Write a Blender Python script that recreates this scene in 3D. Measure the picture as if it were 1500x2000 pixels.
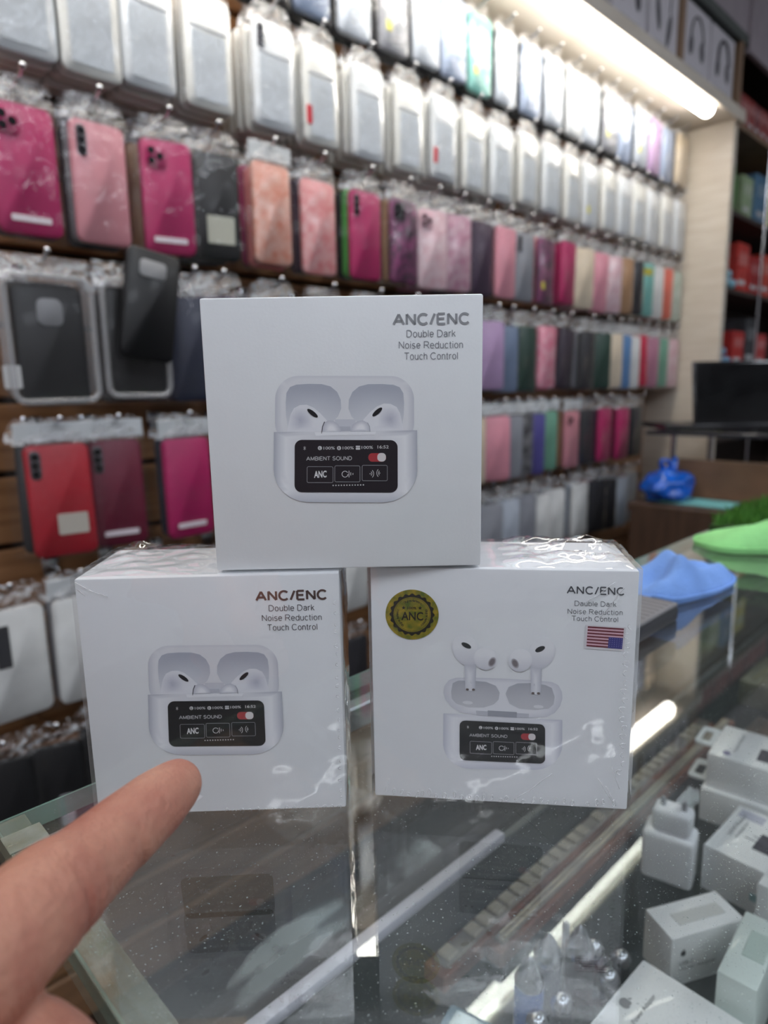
import bpy, bmesh, math, random
from mathutils import Vector, Matrix, Quaternion, noise as mnoise
random.seed(7)
for o in list(bpy.data.objects): bpy.data.objects.remove(o)
scene = bpy.context.scene
COL = scene.collection
GZ = 1.0                                   # height of the counter glass above the floor

# ------------------------------------------------------------------ camera
FPX, PITCH, ROLL, CH = 1307.86, .1832, -.0179, .1595     # focal in px of a 1500x2000 frame, camera above glass
cd = bpy.data.cameras.new('camera'); cam = bpy.data.objects.new('camera', cd); COL.objects.link(cam)
cd.sensor_fit = 'VERTICAL'; cd.sensor_height = 36; cd.lens = FPX/2000*36
cd.clip_start = .005; cd.clip_end = 50
cam.location = (0, 0, GZ+CH)
TH = .7992                                  # heading of the slat wall, measured from the camera's heading
VIEW = -(math.pi/2-TH)                      # the world's x axis runs along the slat wall; the camera looks obliquely at it
cam.rotation_euler = (Matrix.Rotation(VIEW, 3, 'Z') @ Matrix.Rotation(math.pi/2-PITCH, 3, 'X') @ Matrix.Rotation(ROLL, 3, 'Z')).to_euler()
cd.dof.use_dof = True; cd.dof.focus_distance = .235; cd.dof.aperture_fstop = cd.lens/2.5
scene.camera = cam

# ------------------------------------------------------------------ world, exposure
w = bpy.data.worlds.new('world'); scene.world = w; w.use_nodes = True
w.node_tree.nodes['Background'].inputs[0].default_value = (.80, .88, 1, 1)
w.node_tree.nodes['Background'].inputs[1].default_value = .22
vs = scene.view_settings
vs.view_transform = 'Standard'; vs.look = 'None'; vs.gamma = 1; vs.exposure = 0.0
vs.use_curve_mapping = False
TUBE_E = 24.0
PANEL_E = 13.0
CTUBE_E = 40.0

# ------------------------------------------------------------------ coordinates
WT = Vector((1, 0, 0))          # along the slat wall, away from the camera
WN = Vector((0, -1, 0))         # out of the slat wall, into the shop
WROT = 0.0
RV = Matrix.Rotation(VIEW, 3, 'Z'); RVI = RV.inverted()
def CV(x, y, z=0): return RV @ Vector((x, y, z))        # vector given to the right of / ahead of the camera -> world
def W(s, c, z): return WT*s-WN*c+Vector((0, 0, z+GZ))   # s along wall, c towards the wall, z above glass
def ray(px, py):
    a, b = px-750, py-1000
    c, s = math.cos(ROLL), math.sin(ROLL)
    u = c*a+s*b; v = -s*a+c*b
    cp, sp = math.cos(PITCH), math.sin(PITCH); up = -v/FPX
    return RV @ Vector((u/FPX, cp+up*sp, -sp+up*cp))
CAMP = Vector((0, 0, GZ+CH))
def at(px, py, k): return CAMP+ray(px, py)*k
def onz(px, py, z): d = ray(px, py); return CAMP+d*((z-CH)/d.z)
def onwall(px, py, c):
    d = ray(px, py); P = CAMP+d*(-c/(WN.dot(d))); return WT.dot(P), P.z-GZ
def proj(P):
    q = RVI @ Vector((P.x, P.y, 0)); x, y, z = q.x, q.y, P.z-GZ-CH
    cp, sp = math.cos(PITCH), math.sin(PITCH)
    f = y*cp-z*sp; up = y*sp+z*cp; u = FPX*x/f; v = -FPX*up/f
    c, s = math.cos(ROLL), math.sin(ROLL)
    return 750+c*u-s*v, 1000+s*u+c*v
def s_of(px, c, z):
    a, b = 0.0, 6.0
    for _ in range(40):
        m = (a+b)/2
        if proj(W(m, c, z))[0] < px: a = m
        else: b = m
    return a

# ------------------------------------------------------------------ materials
def lin(c):
    f = lambda v: v/12.92 if v <= .04045 else ((v+.055)/1.055)**2.4
    return tuple(f(x/255) for x in c[:3])
MATS = {}
def mat(name, rgb=(200,200,200), rough=.5, metal=0, spec=.5, var=0, vscale=20, bump=0, bscale=60, stretch=(1,1,1),
        rgb2=None, emit=0, coat=0, trans=0, alpha=1, sss=0, coords='Object'):
    if name in MATS: return MATS[name]
    m = bpy.data.materials.new(name); m.use_nodes = True; MATS[name] = m
    nt = m.node_tree; p = nt.nodes['Principled BSDF']
    p.inputs['Base Color'].default_value = (*lin(rgb), 1)
    p.inputs['Roughness'].default_value = rough; p.inputs['Metallic'].default_value = metal
    p.inputs['Specular IOR Level'].default_value = spec
    p.inputs['Coat Weight'].default_value = coat
    p.inputs['Transmission Weight'].default_value = trans
    p.inputs['Alpha'].default_value = alpha
    if sss:
        p.inputs['Subsurface Weight'].default_value = sss
        p.inputs['Subsurface Radius'].default_value = (.004, .0016, .001); p.inputs['Subsurface Scale'].default_value = 1
    if emit:
        p.inputs['Emission Color'].default_value = (*lin(rgb), 1); p.inputs['Emission Strength'].default_value = emit
    if var or rgb2 or bump:
        tc = nt.nodes.new('ShaderNodeTexCoord'); mp = nt.nodes.new('ShaderNodeMapping')
        mp.inputs['Scale'].default_value = stretch
        nt.links.new(tc.outputs[coords], mp.inputs[0])
    if var or rgb2:
        nz = nt.nodes.new('ShaderNodeTexNoise'); nz.inputs['Scale'].default_value = vscale; nz.inputs['Detail'].default_value = 5
        nt.links.new(mp.outputs[0], nz.inputs['Vector'])
        cr = nt.nodes.new('ShaderNodeValToRGB'); cr.color_ramp.elements[0].position = .32; cr.color_ramp.elements[1].position = .68
        r2 = rgb2 or tuple(min(255, v*(1+var)) for v in rgb)
        r1 = rgb if rgb2 else tuple(v*(1-var) for v in rgb)
        cr.color_ramp.elements[0].color = (*lin(r1), 1); cr.color_ramp.elements[1].color = (*lin(r2), 1)
        nt.links.new(nz.outputs['Fac'], cr.inputs[0]); nt.links.new(cr.outputs[0], p.inputs['Base Color'])
    if bump:
        n2 = nt.nodes.new('ShaderNodeTexNoise'); n2.inputs['Scale'].default_value = bscale; n2.inputs['Detail'].default_value = 4
        nt.links.new(mp.outputs[0], n2.inputs['Vector'])
        b = nt.nodes.new('ShaderNodeBump'); b.inputs['Strength'].default_value = bump; b.inputs['Distance'].default_value = .002
        nt.links.new(n2.outputs['Fac'], b.inputs['Height']); nt.links.new(b.outputs[0], p.inputs['Normal'])
    return m
def schlick(nt, f0, normal=None, scale=1.0):
    """viewer-independent reflectance of a clear surface, same on both sides"""
    g = nt.nodes.new('ShaderNodeNewGeometry'); d = nt.nodes.new('ShaderNodeVectorMath'); d.operation = 'DOT_PRODUCT'
    nt.links.new(g.outputs['Incoming'], d.inputs[0]); nt.links.new(normal if normal else g.outputs['Normal'], d.inputs[1])
    def M(op, a, b=None):
        n = nt.nodes.new('ShaderNodeMath'); n.operation = op
        for i, v in enumerate((a, b)):
            if v is None: continue
            if isinstance(v, (int, float)): n.inputs[i].default_value = v
            else: nt.links.new(v, n.inputs[i])
        return n.outputs[0]
    a = M('ABSOLUTE', d.outputs['Value']); a = M('SUBTRACT', 1.0, a); a = M('MAXIMUM', a, 0.0); a = M('POWER', a, 5.0)
    a = M('MULTIPLY', a, (1-f0)*scale); a = M('ADD', a, f0*scale); return M('MINIMUM', a, 1.0)
def clear_mat(name, tint=(1,1,1), f0=.04, scale=1.0, rough=0.0, bump=0, bscale=80, haze=0, stretch=(1,1,1), hazecol=(.9,.9,.9), detail=3, bdist=.002, crinkle=0):
    if name in MATS: return MATS[name]
    m = bpy.data.materials.new(name); m.use_nodes = True; MATS[name] = m
    nt = m.node_tree; nt.nodes.remove(nt.nodes['Principled BSDF']); out = nt.nodes['Material Output']
    tr = nt.nodes.new('ShaderNodeBsdfTransparent'); tr.inputs[0].default_value = (*tint, 1)
    gl = nt.nodes.new('ShaderNodeBsdfGlossy'); gl.inputs['Roughness'].default_value = rough; gl.inputs[0].default_value = (1,1,1,1)
    nrm = None
    if bump:
        tc = nt.nodes.new('ShaderNodeTexCoord'); mp = nt.nodes.new('ShaderNodeMapping'); mp.inputs['Scale'].default_value = stretch
        nt.links.new(tc.outputs['Object'], mp.inputs[0])
        n2 = nt.nodes.new('ShaderNodeTexNoise'); n2.inputs['Scale'].default_value = bscale; n2.inputs['Detail'].default_value = detail
        nt.links.new(mp.outputs[0], n2.inputs['Vector'])
        b = nt.nodes.new('ShaderNodeBump'); b.inputs['Strength'].default_value = bump; b.inputs['Distance'].default_value = bdist
        nt.links.new(n2.outputs['Fac'], b.inputs['Height']); nt.links.new(b.outputs[0], gl.inputs['Normal']); nrm = b.outputs[0]
    mx = nt.nodes.new('ShaderNodeMixShader')
    nt.links.new(schlick(nt, f0, nrm, scale), mx.inputs[0]); nt.links.new(tr.outputs[0], mx.inputs[1]); nt.links.new(gl.outputs[0], mx.inputs[2])
    last = mx
    if haze:
        df = nt.nodes.new('ShaderNodeBsdfDiffuse'); df.inputs[0].default_value = (*hazecol, 1)
        m2 = nt.nodes.new('ShaderNodeMixShader'); m2.inputs[0].default_value = haze
        if crinkle:       # crease highlights painted as pale streaks, clear in between
            t2 = nt.nodes.new('ShaderNodeTexCoord'); n3 = nt.nodes.new('ShaderNodeTexNoise'); n3.inputs['Scale'].default_value = crinkle; n3.inputs['Detail'].default_value = 5
            n3.inputs['Distortion'].default_value = 1.2; nt.links.new(t2.outputs['Object'], n3.inputs['Vector'])
            cr = nt.nodes.new('ShaderNodeMapRange'); cr.inputs['From Min'].default_value = .50; cr.inputs['From Max'].default_value = .68; cr.inputs['To Max'].default_value = haze
            nt.links.new(n3.outputs['Fac'], cr.inputs['Value']); nt.links.new(cr.outputs[0], m2.inputs[0])
        nt.links.new(mx.outputs[0], m2.inputs[1]); nt.links.new(df.outputs[0], m2.inputs[2]); last = m2
    nt.links.new(last.outputs[0], out.inputs[0])
    return m
def print_mat():
    if 'print' in MATS: return MATS['print']
    m = bpy.data.materials.new('print'); m.use_nodes = True; MATS['print'] = m
    nt = m.node_tree; a = nt.nodes.new('ShaderNodeAttribute'); a.attribute_name = 'ink'
    p = nt.nodes['Principled BSDF']; p.inputs['Roughness'].default_value = .45
    nt.links.new(a.outputs['Color'], p.inputs['Base Color']); return m

# ------------------------------------------------------------------ mesh helpers
class MB:
    def __init__(s): s.v = []; s.f = []; s.mi = []
    def add(s, vs, fs, mi=0):
        b = len(s.v); s.v += [tuple(x) for x in vs]
        for f in fs: s.f.append(tuple(i+b for i in f)); s.mi.append(mi)
        return s
    def box(s, x0, x1, y0, y1, z0, z1, mi=0):
        v = [(x0,y0,z0),(x1,y0,z0),(x1,y1,z0),(x0,y1,z0),(x0,y0,z1),(x1,y0,z1),(x1,y1,z1),(x0,y1,z1)]
        return s.add(v, [(0,3,2,1),(4,5,6,7),(0,1,5,4),(1,2,6,5),(2,3,7,6),(3,0,4,7)], mi)
    def rbox(s, x0, x1, y0, y1, z0, z1, r=.002, seg=2, mi=0):
        bm = bmesh.new(); bmesh.ops.create_cube(bm, size=1)
        for v in bm.verts: v.co = Vector(((x0+x1)/2+v.co.x*(x1-x0), (y0+y1)/2+v.co.y*(y1-y0), (z0+z1)/2+v.co.z*(z1-z0)))
        bmesh.ops.bevel(bm, geom=bm.edges[:], offset=r, segments=seg, affect='EDGES', profile=.5)
        bm.verts.index_update(); s.add([v.co for v in bm.verts], [[v.index for v in f.verts] for f in bm.faces], mi); bm.free(); return s
    def lathe(s, prof, n=16, mi=0, axis='z', org=(0,0,0)):
        vs = []; fs = []
        for r, h in prof:
            for i in range(n):
                a = 2*math.pi*i/n; x, y = r*math.cos(a), r*math.sin(a)
                vs.append({'z': (x, y, h), 'y': (x, h, y), 'x': (h, x, y)}[axis])
        vs = [tuple(a+b for a, b in zip(v, org)) for v in vs]
        for j in range(len(prof)-1):
            for i in range(n):
                k = (i+1) % n; q = (j*n+i, j*n+k, (j+1)*n+k, (j+1)*n+i)
                fs.append(q if axis != 'y' else q[::-1])
        a, b = tuple(range(n)), tuple(range((len(prof)-1)*n, len(prof)*n))
        fs.append(a[::-1] if axis != 'y' else a); fs.append(b if axis != 'y' else b[::-1])
        return s.add(vs, fs, mi)
    def tube(s, pts, r, n=8, mi=0, caps=True):
        pts = [Vector(p) for p in pts]; rs = r if isinstance(r, (list, tuple)) else [r]*len(pts)
        vs = []; fs = []; up = None
        for i, p in enumerate(pts):
            d = (pts[min(i+1, len(pts)-1)]-pts[max(i-1, 0)]).normalized()
            if up is None: up = Vector((0,0,1)) if abs(d.z) < .9 else Vector((1,0,0))
            a = d.cross(up).normalized(); b = a.cross(d).normalized(); up = b
            for k in range(n):
                t = 2*math.pi*k/n; vs.append(p+(a*math.cos(t)+b*math.sin(t))*rs[i])
        for j in range(len(pts)-1):
            for i in range(n):
                k = (i+1) % n; fs.append((j*n+i, j*n+k, (j+1)*n+k, (j+1)*n+i))
        if caps: fs.append(tuple(range(n))[::-1]); fs.append(tuple(range((len(pts)-1)*n, len(pts)*n)))
        return s.add(vs, fs, mi)
    def sphere(s, c, r, nu=12, nv=8, mi=0, sc=(1,1,1)):
        prof = [(max(1e-5, r*math.sin(math.pi*j/nv)), -r*math.cos(math.pi*j/nv)) for j in range(nv+1)]
        b = MB().lathe(prof, nu); vs = [(c[0]+x*sc[0], c[1]+y*sc[1], c[2]+z*sc[2]) for x, y, z in b.v]
        return s.add(vs, b.f, mi)
    def slab(s, outl, y0, y1, ch=.001, mi=0):
        """outline in XZ (counter-clockwise seen from -Y), between y0 (front) and y1 (back), chamfered"""
        cx = sum(p[0] for p in outl)/len(outl); cz = sum(p[1] for p in outl)/len(outl); n = len(outl)
        hw = max(abs(p[0]-cx) for p in outl); hh = max(abs(p[1]-cz) for p in outl)
        def ring(y, ins): return [(cx+(x-cx)*(1-ins/hw), y, cz+(z-cz)*(1-ins/hh)) for x, z in outl]
        rs = [ring(y0, ch), ring(y0+ch, 0), ring(y1-ch, 0), ring(y1, ch)]
        vs = [p for r in rs for p in r]; fs = [tuple(range(n)), tuple(range(3*n, 4*n))[::-1]]
        for j in range(3):
            for i in range(n):
                k = (i+1) % n; fs.append((j*n+k, j*n+i, (j+1)*n+i, (j+1)*n+k))
        return s.add(vs, fs, mi)
    def mesh(s, name, mats, smooth=None):
        me = bpy.data.meshes.new(name); me.from_pydata(s.v, [], s.f)
        for m in (mats if isinstance(mats, (list, tuple)) else [mats]): me.materials.append(m)
        me.polygons.foreach_set('material_index', s.mi)
        if smooth is not None:
            me.polygons.foreach_set('use_smooth', [True]*len(me.polygons))
            if smooth < 180: me.set_sharp_from_angle(angle=math.radians(smooth))
        me.update(); return me
    def obj(s, name, mats, parent=None, smooth=None, loc=None, rz=0):
        return link(name, s.mesh(name, mats, smooth), parent, loc, rz)
def link(name, me, parent=None, loc=None, rz=0):
    o = bpy.data.objects.new(name, me); COL.objects.link(o)
    if parent: o.parent = parent
    if loc is not None: o.location = loc
    o.rotation_euler = (0, 0, rz); return o
def tag(o, label, cat, group=None):
    o['label'] = label; o['category'] = cat
    if group: o['group'] = group
    return o
def thing(name, label, cat, loc=(0,0,0), rz=0, group=None):
    return tag(link(name, None, None, loc, rz), label, cat, group)
def struct(o): o['kind'] = 'structure'; return o
def rrect(x0, z0, x1, z1, r, n=5):
    p = []
    for cx, cz, a0 in ((x1-r, z0+r, -90), (x1-r, z1-r, 0), (x0+r, z1-r, 90), (x0+r, z0+r, 180)):
        for i in range(n+1):
            a = math.radians(a0+90*i/n); p.append((cx+r*math.cos(a), cz+r*math.sin(a)))
    return p
def ell(cx, cy, rx, ry, rot=0, n=28):
    c, s = math.cos(math.radians(rot)), math.sin(math.radians(rot)); p = []
    for i in range(n):
        a = 2*math.pi*i/n; x, y = rx*math.cos(a), ry*math.sin(a); p.append((cx+x*c-y*s, cy+x*s+y*c))
    return p
FONTCACHE = {}
def text_mesh(txt, bold=0):
    key = (txt, bold)
    if key not in FONTCACHE:
        cu = bpy.data.curves.new('t', 'FONT'); cu.body = txt; cu.size = 1; cu.offset = bold; cu.resolution_u = 3
        o = bpy.data.objects.new('t', cu); COL.objects.link(o)
        me = bpy.data.meshes.new_from_object(o.evaluated_get(bpy.context.evaluated_depsgraph_get()))
        FONTCACHE[key] = ([v.co.copy() for v in me.vertices], [tuple(p.vertices) for p in me.polygons])
        bpy.data.objects.remove(o); bpy.data.meshes.remove(me)
    return FONTCACHE[key]

# ================================================================== structure
WC = 1.10            # wall plane
WOODS = mat('slat wood', (126,86,54), .55, rgb2=(160,114,76), vscale=6, stretch=(1,6,14), bump=.1, bscale=30)
PALE = mat('pale laminate', (208,196,180), .5, rgb2=(220,210,196), vscale=7, stretch=(1,1,8))
wl = struct(MB().box(-2.35, 5.2, 0, .05, -GZ, 1.75).obj('wall_left', mat('wall backing', (70,50,36), .8), None, None, W(0, WC+.022, 0), WROT))
zz = -.93; k = 0
me_sl = MB().rbox(0, 1.86, -.022, 0, 0, .099, .003, 1).mesh('slat', WOODS, 30)
while zz < .93:
    for i in range(2):
        o = link('slat', me_sl, wl, (-.55+1.87*i-(.93 if k % 2 else 0)*0, 0, zz))
    zz += .1085; k += 1
struct(MB().box(-2.4, 5.3, -3.0, 1.2, -.05, 0).obj('floor', mat('floor tile', (54,50,47), .35, var=.1, vscale=3), None, None, (0,0,0)))
struct(MB().box(-2.4, 5.3, -3.0, 1.2, 2.75, 2.8).obj('ceiling', mat('ceiling paint', (168,160,166), .8, var=.03), None, None, (0,0,0)))
struct(MB().box(-2.35, 5.2, 0, .05, -GZ, 1.75).obj('wall_right', mat('shop wall paint', (150,146,146), .7, var=.05), None, None, W(0, -2.95, 0), WROT))
struct(MB().box(0, .05, -2.9, 1.12, -GZ, 1.75).obj('wall_back', mat('shop wall paint'), None, None, W(-2.4, 0, 0), WROT))
struct(MB().box(0, .05, -2.9, 1.12, -GZ, 1.75).obj('wall_far', mat('shop wall paint'), None, None, W(5.2, 0, 0), WROT))

# divider post at the end of the slat wall
tag(MB().rbox(0, .03, -.245, 0, -GZ, .972, .002, 1).obj('divider_panel', PALE, None, 30, W(2.40, WC, 0), WROT),
    'pale wooden upright panel closing the end of the slat wall', 'panel')

# ================================================================== cabinet above the lamp
cab = thing('wall_cabinet', 'pale wooden open cabinet above the tube light holding headphone boxes', 'cabinet', W(0, WC, 0), WROT)
MB().rbox(-.6, 2.44, -.255, 0, .975, .993, .001, 1).obj('soffit', PALE, cab, 30)
MB().rbox(-.6, 2.44, -.262, -.249, .962, .998, .001, 1).obj('front_lip', PALE, cab, 30)
MB().rbox(-.6, 2.44, -.255, 0, 1.183, 1.213, .001, 1).obj('top_board', mat('dark board', (74,80,76), .5, var=.08), cab, 30)
MB().rbox(-.6, 2.44, -.25, 0, 1.2135, 1.745, .001, 1).obj('bulkhead', mat('grey fascia', (158,148,154), .7, var=.03), cab, 30)
MB().rbox(-.6, 2.44, -.012, 0, .993, 1.183, .001, 1).obj('back_board', mat('grey-brown board', (110,96,84), .7), cab, 30)  # one even grey-brown, darker than the other boards
for s in (-.6, .3, 1.1, 1.955, 2.385):
    MB().rbox(s, s+.018, -.255, -.012, .993, 1.183, .001, 1).obj('divider', mat('brown laminate', (136,110,88), .5, var=.1, vscale=8, stretch=(1,1,.2)), cab, 30)
WHITEC = mat('white card', (232,234,236), .5, var=.01)
def headphone_box(s, wd, z0, hgt, kind, label):
    t = thing('headphone_box', label, 'box', W(s+wd/2, WC-.243, z0), WROT)
    MB().rbox(-wd/2, wd/2, 0, .09, 0, hgt, .001, 1).obj('carton', mat('headphone carton', (205,200,206), .5, var=.02), t, 30)
    ink = mat('dark ink', (52,48,56), .5)
    b = MB(); y = -.0012
    if kind == 'buds':
        for cx, cz, rot in ((-.035, .09, 12), (.03, .065, -14)):
            b.slab([(x, z) for x, z in ell(cx, cz, .011, .042, rot, 16)], y, 0, .0003)
        b.tube([(-.035, y, .13), (-.03, y, .155), (0, y, .165), (.035, y, .15), (.032, y, .105)], .0015, 5)
    else:
        pts = [(.042*math.cos(a), y, .095+.06*math.sin(a)) for a in [math.pi*i/12 for i in range(13)]]
        b.tube(pts, .005 if kind == 'over' else .003, 6)
        for sx in (-1, 1): b.slab(ell(sx*.038, .078, .014, .026, sx*8, 16), y, 0, .0003)
    b.obj('headphone_picture', ink, t, 40)
    MB().slab(rrect(-wd*.3, .018, wd*.3, .024, .001, 1), -.0008, 0, .0002).obj('print_line', mat('grey ink', (140,140,146), .5), t)
headphone_box(1.785, .165, .993, .183, 'buds', 'white carton with a black neckband earphone picture, in the cabinet')
headphone_box(1.985, .185, .993, .18, 'thin', 'white carton with a slim headband headphone picture, in the cabinet')
headphone_box(2.185, .175, .993, .18, 'over', 'white carton with an over-ear headphone picture beside the cabinet end')
headphone_box(1.60, .165, .993, .183, 'thin', 'white headphone carton left of the neckband carton in the cabinet')

# ================================================================== tube lights
TUBE = mat('tube diffuser', (255,250,240), .4, emit=TUBE_E)
def batten(s0, s1, label):
    t = thing('tube_light', label, 'lamp', W((s0+s1)/2, .872, .975), WROT, None)
    L = (s1-s0)/2
    MB().rbox(-L, L, -.02, .02, -.013, 0, .003, 2).obj('housing', mat('lamp housing', (225,225,222), .4), t, 30)
    b = MB(); prof = [(-.019, -.013), (-.019, -.024), (-.014, -.034), (-.005, -.039), (.005, -.039), (.014, -.034), (.019, -.024), (.019, -.013)]
    n = len(prof); vs = []
    xs = [(-L+.004, .55), (-L+.008, .85), (-L+.016, 1), (L-.016, 1), (L-.008, .85), (L-.004, .55)]
    for x, sc in xs:
        for y, z in prof: vs.append((x, y*sc, -.013+(z+.013)*sc))
    fs = []
    for j in range(len(xs)-1):
        for i in range(n-1): fs.append((j*n+i, j*n+i+1, (j+1)*n+i+1, (j+1)*n+i))
    fs += [tuple(range(n))[::-1], tuple(range((len(xs)-1)*n, len(xs)*n))]
    b.add(vs, fs); b.obj('diffuser', TUBE, t, 60)
batten(1.02, 2.235, 'glowing white tube light fixed under the cabinet at the divider end')
batten(-.30, .98, 'glowing white tube light under the cabinet, before the one by the divider')
PAN = mat('ceiling lamp diffuser', (238,245,255), .5, emit=PANEL_E)  # panels added out of view to brighten fronts, tops and wall
for i, (x, y) in enumerate(((-.75, -.95), (.55, -1.55), (2.0, -1.3), (-1.3, .25), (3.4, -.9), (.65, -.05))):
    hw = .3 if i < 5 else .2          # the panel added to lift the box tops is smaller
    t = thing('fill_panel', 'square ceiling lamp panel over the counters', 'lamp', (x, y, 2.748), 0, 'ceiling lamp panels')
    MB().rbox(-hw-.02, hw+.02, -hw-.02, hw+.02, -.03, 0, .004, 1).obj('frame', mat('lamp housing'), t)
    MB().box(-hw, hw, -hw, hw, -.033, -.03).obj('diffuser', PAN, t)
ct = thing('ceiling_tube', 'bare white ceiling tube light over the shop entrance side', 'lamp', (-1.87, -1.9, 2.748), math.pi/2)
MB().rbox(-.62, .62, -.03, .03, -.03, 0, .004, 1).obj('housing', mat('lamp housing'), ct, 30)
MB().tube([(-.6, 0, -.045), (.6, 0, -.045)], .018, 12).obj('tube', mat('ceiling tube glow', (246,250,255), .4, emit=CTUBE_E), ct, 60)
for sx in (-.605, .605): MB().rbox(sx-.012, sx+.012, -.022, .022, -.066, -.03, .003, 1).obj('socket', mat('lamp housing'), ct)

# ================================================================== phone cases on the slat wall
FC = .9965                                  # plane of the foremost bags
ZB = [None, .7826, .578, .362, .142, -.077, -.295, -.512]
ROWN = [None, 'row under tube light', 'clear-case row', 'pink-case row', 'blister-pack row', 'red-case row', 'white-box row', 'lowest row']
PACKS = []
COLR = dict(magenta=(178,20,94), dusty_pink=(208,138,148), black=(13,13,17), peach=(222,138,112), coral=(226,128,128), green=(82,176,70),
  pale_pink=(222,176,186), mauve=(184,122,146), plum=(62,40,66), grey=(146,148,156), charcoal=(40,39,44), cream=(222,206,182), rose=(224,150,166),
  tan=(176,136,100), teal=(120,186,178), orange=(230,106,84), sage=(186,204,186), lilac=(180,150,190), slate_blue=(112,128,156),
  dark_green=(28,62,50), pink=(226,112,142), violet_black=(48,34,52), sky_blue=(92,136,186), white=(228,228,226), crimson=(206,30,72),
  red=(176,26,44), maroon=(110,18,50), blue_violet=(84,78,150), sea_green=(112,164,140), silver=(186,194,206), steel_blue=(150,164,190),
  clear=(226,226,222), clear_cool=(218,222,226), navy=(36,42,66), olive=(120,118,84))
def cmat(col, pat=None):
    if col in ('clear', 'clear_cool'): return mat('case '+col, COLR[col], .25, coat=.4, var=.03, vscale=14)
    if pat == 'floral': return mat('case floral '+col, COLR[col], .35, rgb2=tuple(min(255, int(v*.5+125)) for v in COLR[col]), vscale=60, coat=.2)
    if pat == 'dots': return mat('case dots '+col, COLR[col], .35, rgb2=(150,70,120), vscale=70, coat=.2)
    return mat('case '+col, COLR[col], .45, var=.06, vscale=18, coat=.05)
BAG = clear_mat('bag film', (.985,.985,.985), .034, 1.0, .06, bump=1.0, bscale=34, haze=.012, stretch=(1,1,.5), detail=4, bdist=.010)
BLIS = clear_mat('blister plastic', (.97,.97,.975), .036, 1.0, .05, bump=.6, bscale=26, haze=.02, detail=3, bdist=.006)
RIM = clear_mat('blister rim', (.94,.94,.95), .08, 1.3, .12, haze=.22, hazecol=(.8,.8,.82))
CRUMP = clear_mat('bag crumple', (.96,.96,.96), .09, 1.3, .10, bump=1.0, bscale=70, haze=.75, detail=4, bdist=.010, hazecol=(.95,.95,.96), crinkle=55)  # white haze stands in for highlights on the crumpled film
CACHE = {}
def case_mesh(col, pat, wd, ht, th):
    key = ('case', col, pat, wd, ht, th)
    if key not in CACHE:
        CACHE[key] = MB().slab(rrect(-wd/2, .006, wd/2, .006+ht, .011, 4), -th/2, th/2, .0022).mesh('case', cmat(col, pat), 50)
    return CACHE[key]
def cam_mesh(wd, ht, th, style, col):
    key = ('cam', wd, ht, th, style, col)
    if key not in CACHE:
        b = MB(); x0 = -wd/2+.007; z1 = .006+ht-.008; y = -th/2
        if style == 'square':
            b.slab(rrect(x0, z1-.032, x0+.030, z1, .008, 3), y-.0022, y, .0006, 0)
            for dx, dz in ((.009,-.009), (.009,-.023), (.021,-.016)): b.lathe([(.0052, y-.0022), (.0052, y-.0034), (.003, y-.0034)], 10, 1, 'y', (x0+dx, 0, z1+dz))
        elif style == 'column':
            b.slab(rrect(x0, z1-.040, x0+.014, z1, .006, 3), y-.0014, y, .0005, 0)
            for dz in (-.008, -.020, -.032): b.lathe([(.005, y-.0014), (.005, y-.0028), (.003, y-.0028)], 10, 1, 'y', (x0+.007, 0, z1+dz))
        elif style == 'big':
            b.slab(rrect(-.016, z1-.046, .018, z1-.010, .010, 4), y-.0016, y, .0005, 0)
        CACHE[key] = b.mesh('camera_cutout', [cmat(col) if style == 'square' else mat('cutout '+style, (150,150,152) if style == 'big' else (90,84,90), .4),
                                              mat('lens black', (26,24,28), .2)], 50)
    return CACHE[key]
BAGH = [None, .183, .195, .200, .202, .202, .202, .202]      # bag heights: each bag ends below the bottoms of the row above
HOOKZ = [None, .172, .182, .188, .190, .190, .190, .190]
def bag_mesh(wd, ht, th, var, film):
    key = ('bag', wd, ht, th, var, film.name)
    if key not in CACHE:
        nx, nz = 11, 18; vs = []; fs = []
        for j in range(nz):
            v = j/(nz-1)
            for i in range(nx):
                u = i/(nx-1)*2-1
                top = max(0, (v-.80)/.20)
                hw = wd/2*(1-.30*top*top) if film is BAG else wd/2
                e = 1-abs(u)**6; d = (1-max(0, (.06-v)/.06))*(1-top)
                y = -(th/2+.0022)*e*d + .002*(1-e)
                nz_ = mnoise.noise(Vector((u*2.2+var*9, v*4.5+var*3.3, var*5.1)))
                n2 = mnoise.noise(Vector((u*5+var*4, v*9, var)))
                y += -abs(nz_)*(.0018+.005*top) + n2*.003*top
                vs.append((u*hw+nz_*.003*top, y, v*ht+(.006*n2*top if j == nz-1 else 0)))
        for j in range(nz-1):
            for i in range(nx-1): fs.append((j*nx+i, j*nx+i+1, (j+1)*nx+i+1, (j+1)*nx+i))
        b = MB().add(vs, fs); b.mi = [1 if (k//(nx-1)) >= 14 else 0 for k in range(len(fs))]
        CACHE[key] = b.mesh('bag', [film, CRUMP], 180)
    return CACHE[key]
def simple_mesh(key, fn):
    if key not in CACHE: CACHE[key] = fn()
    return CACHE[key]
def nice(c): return c.replace('_', ' ')
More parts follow.
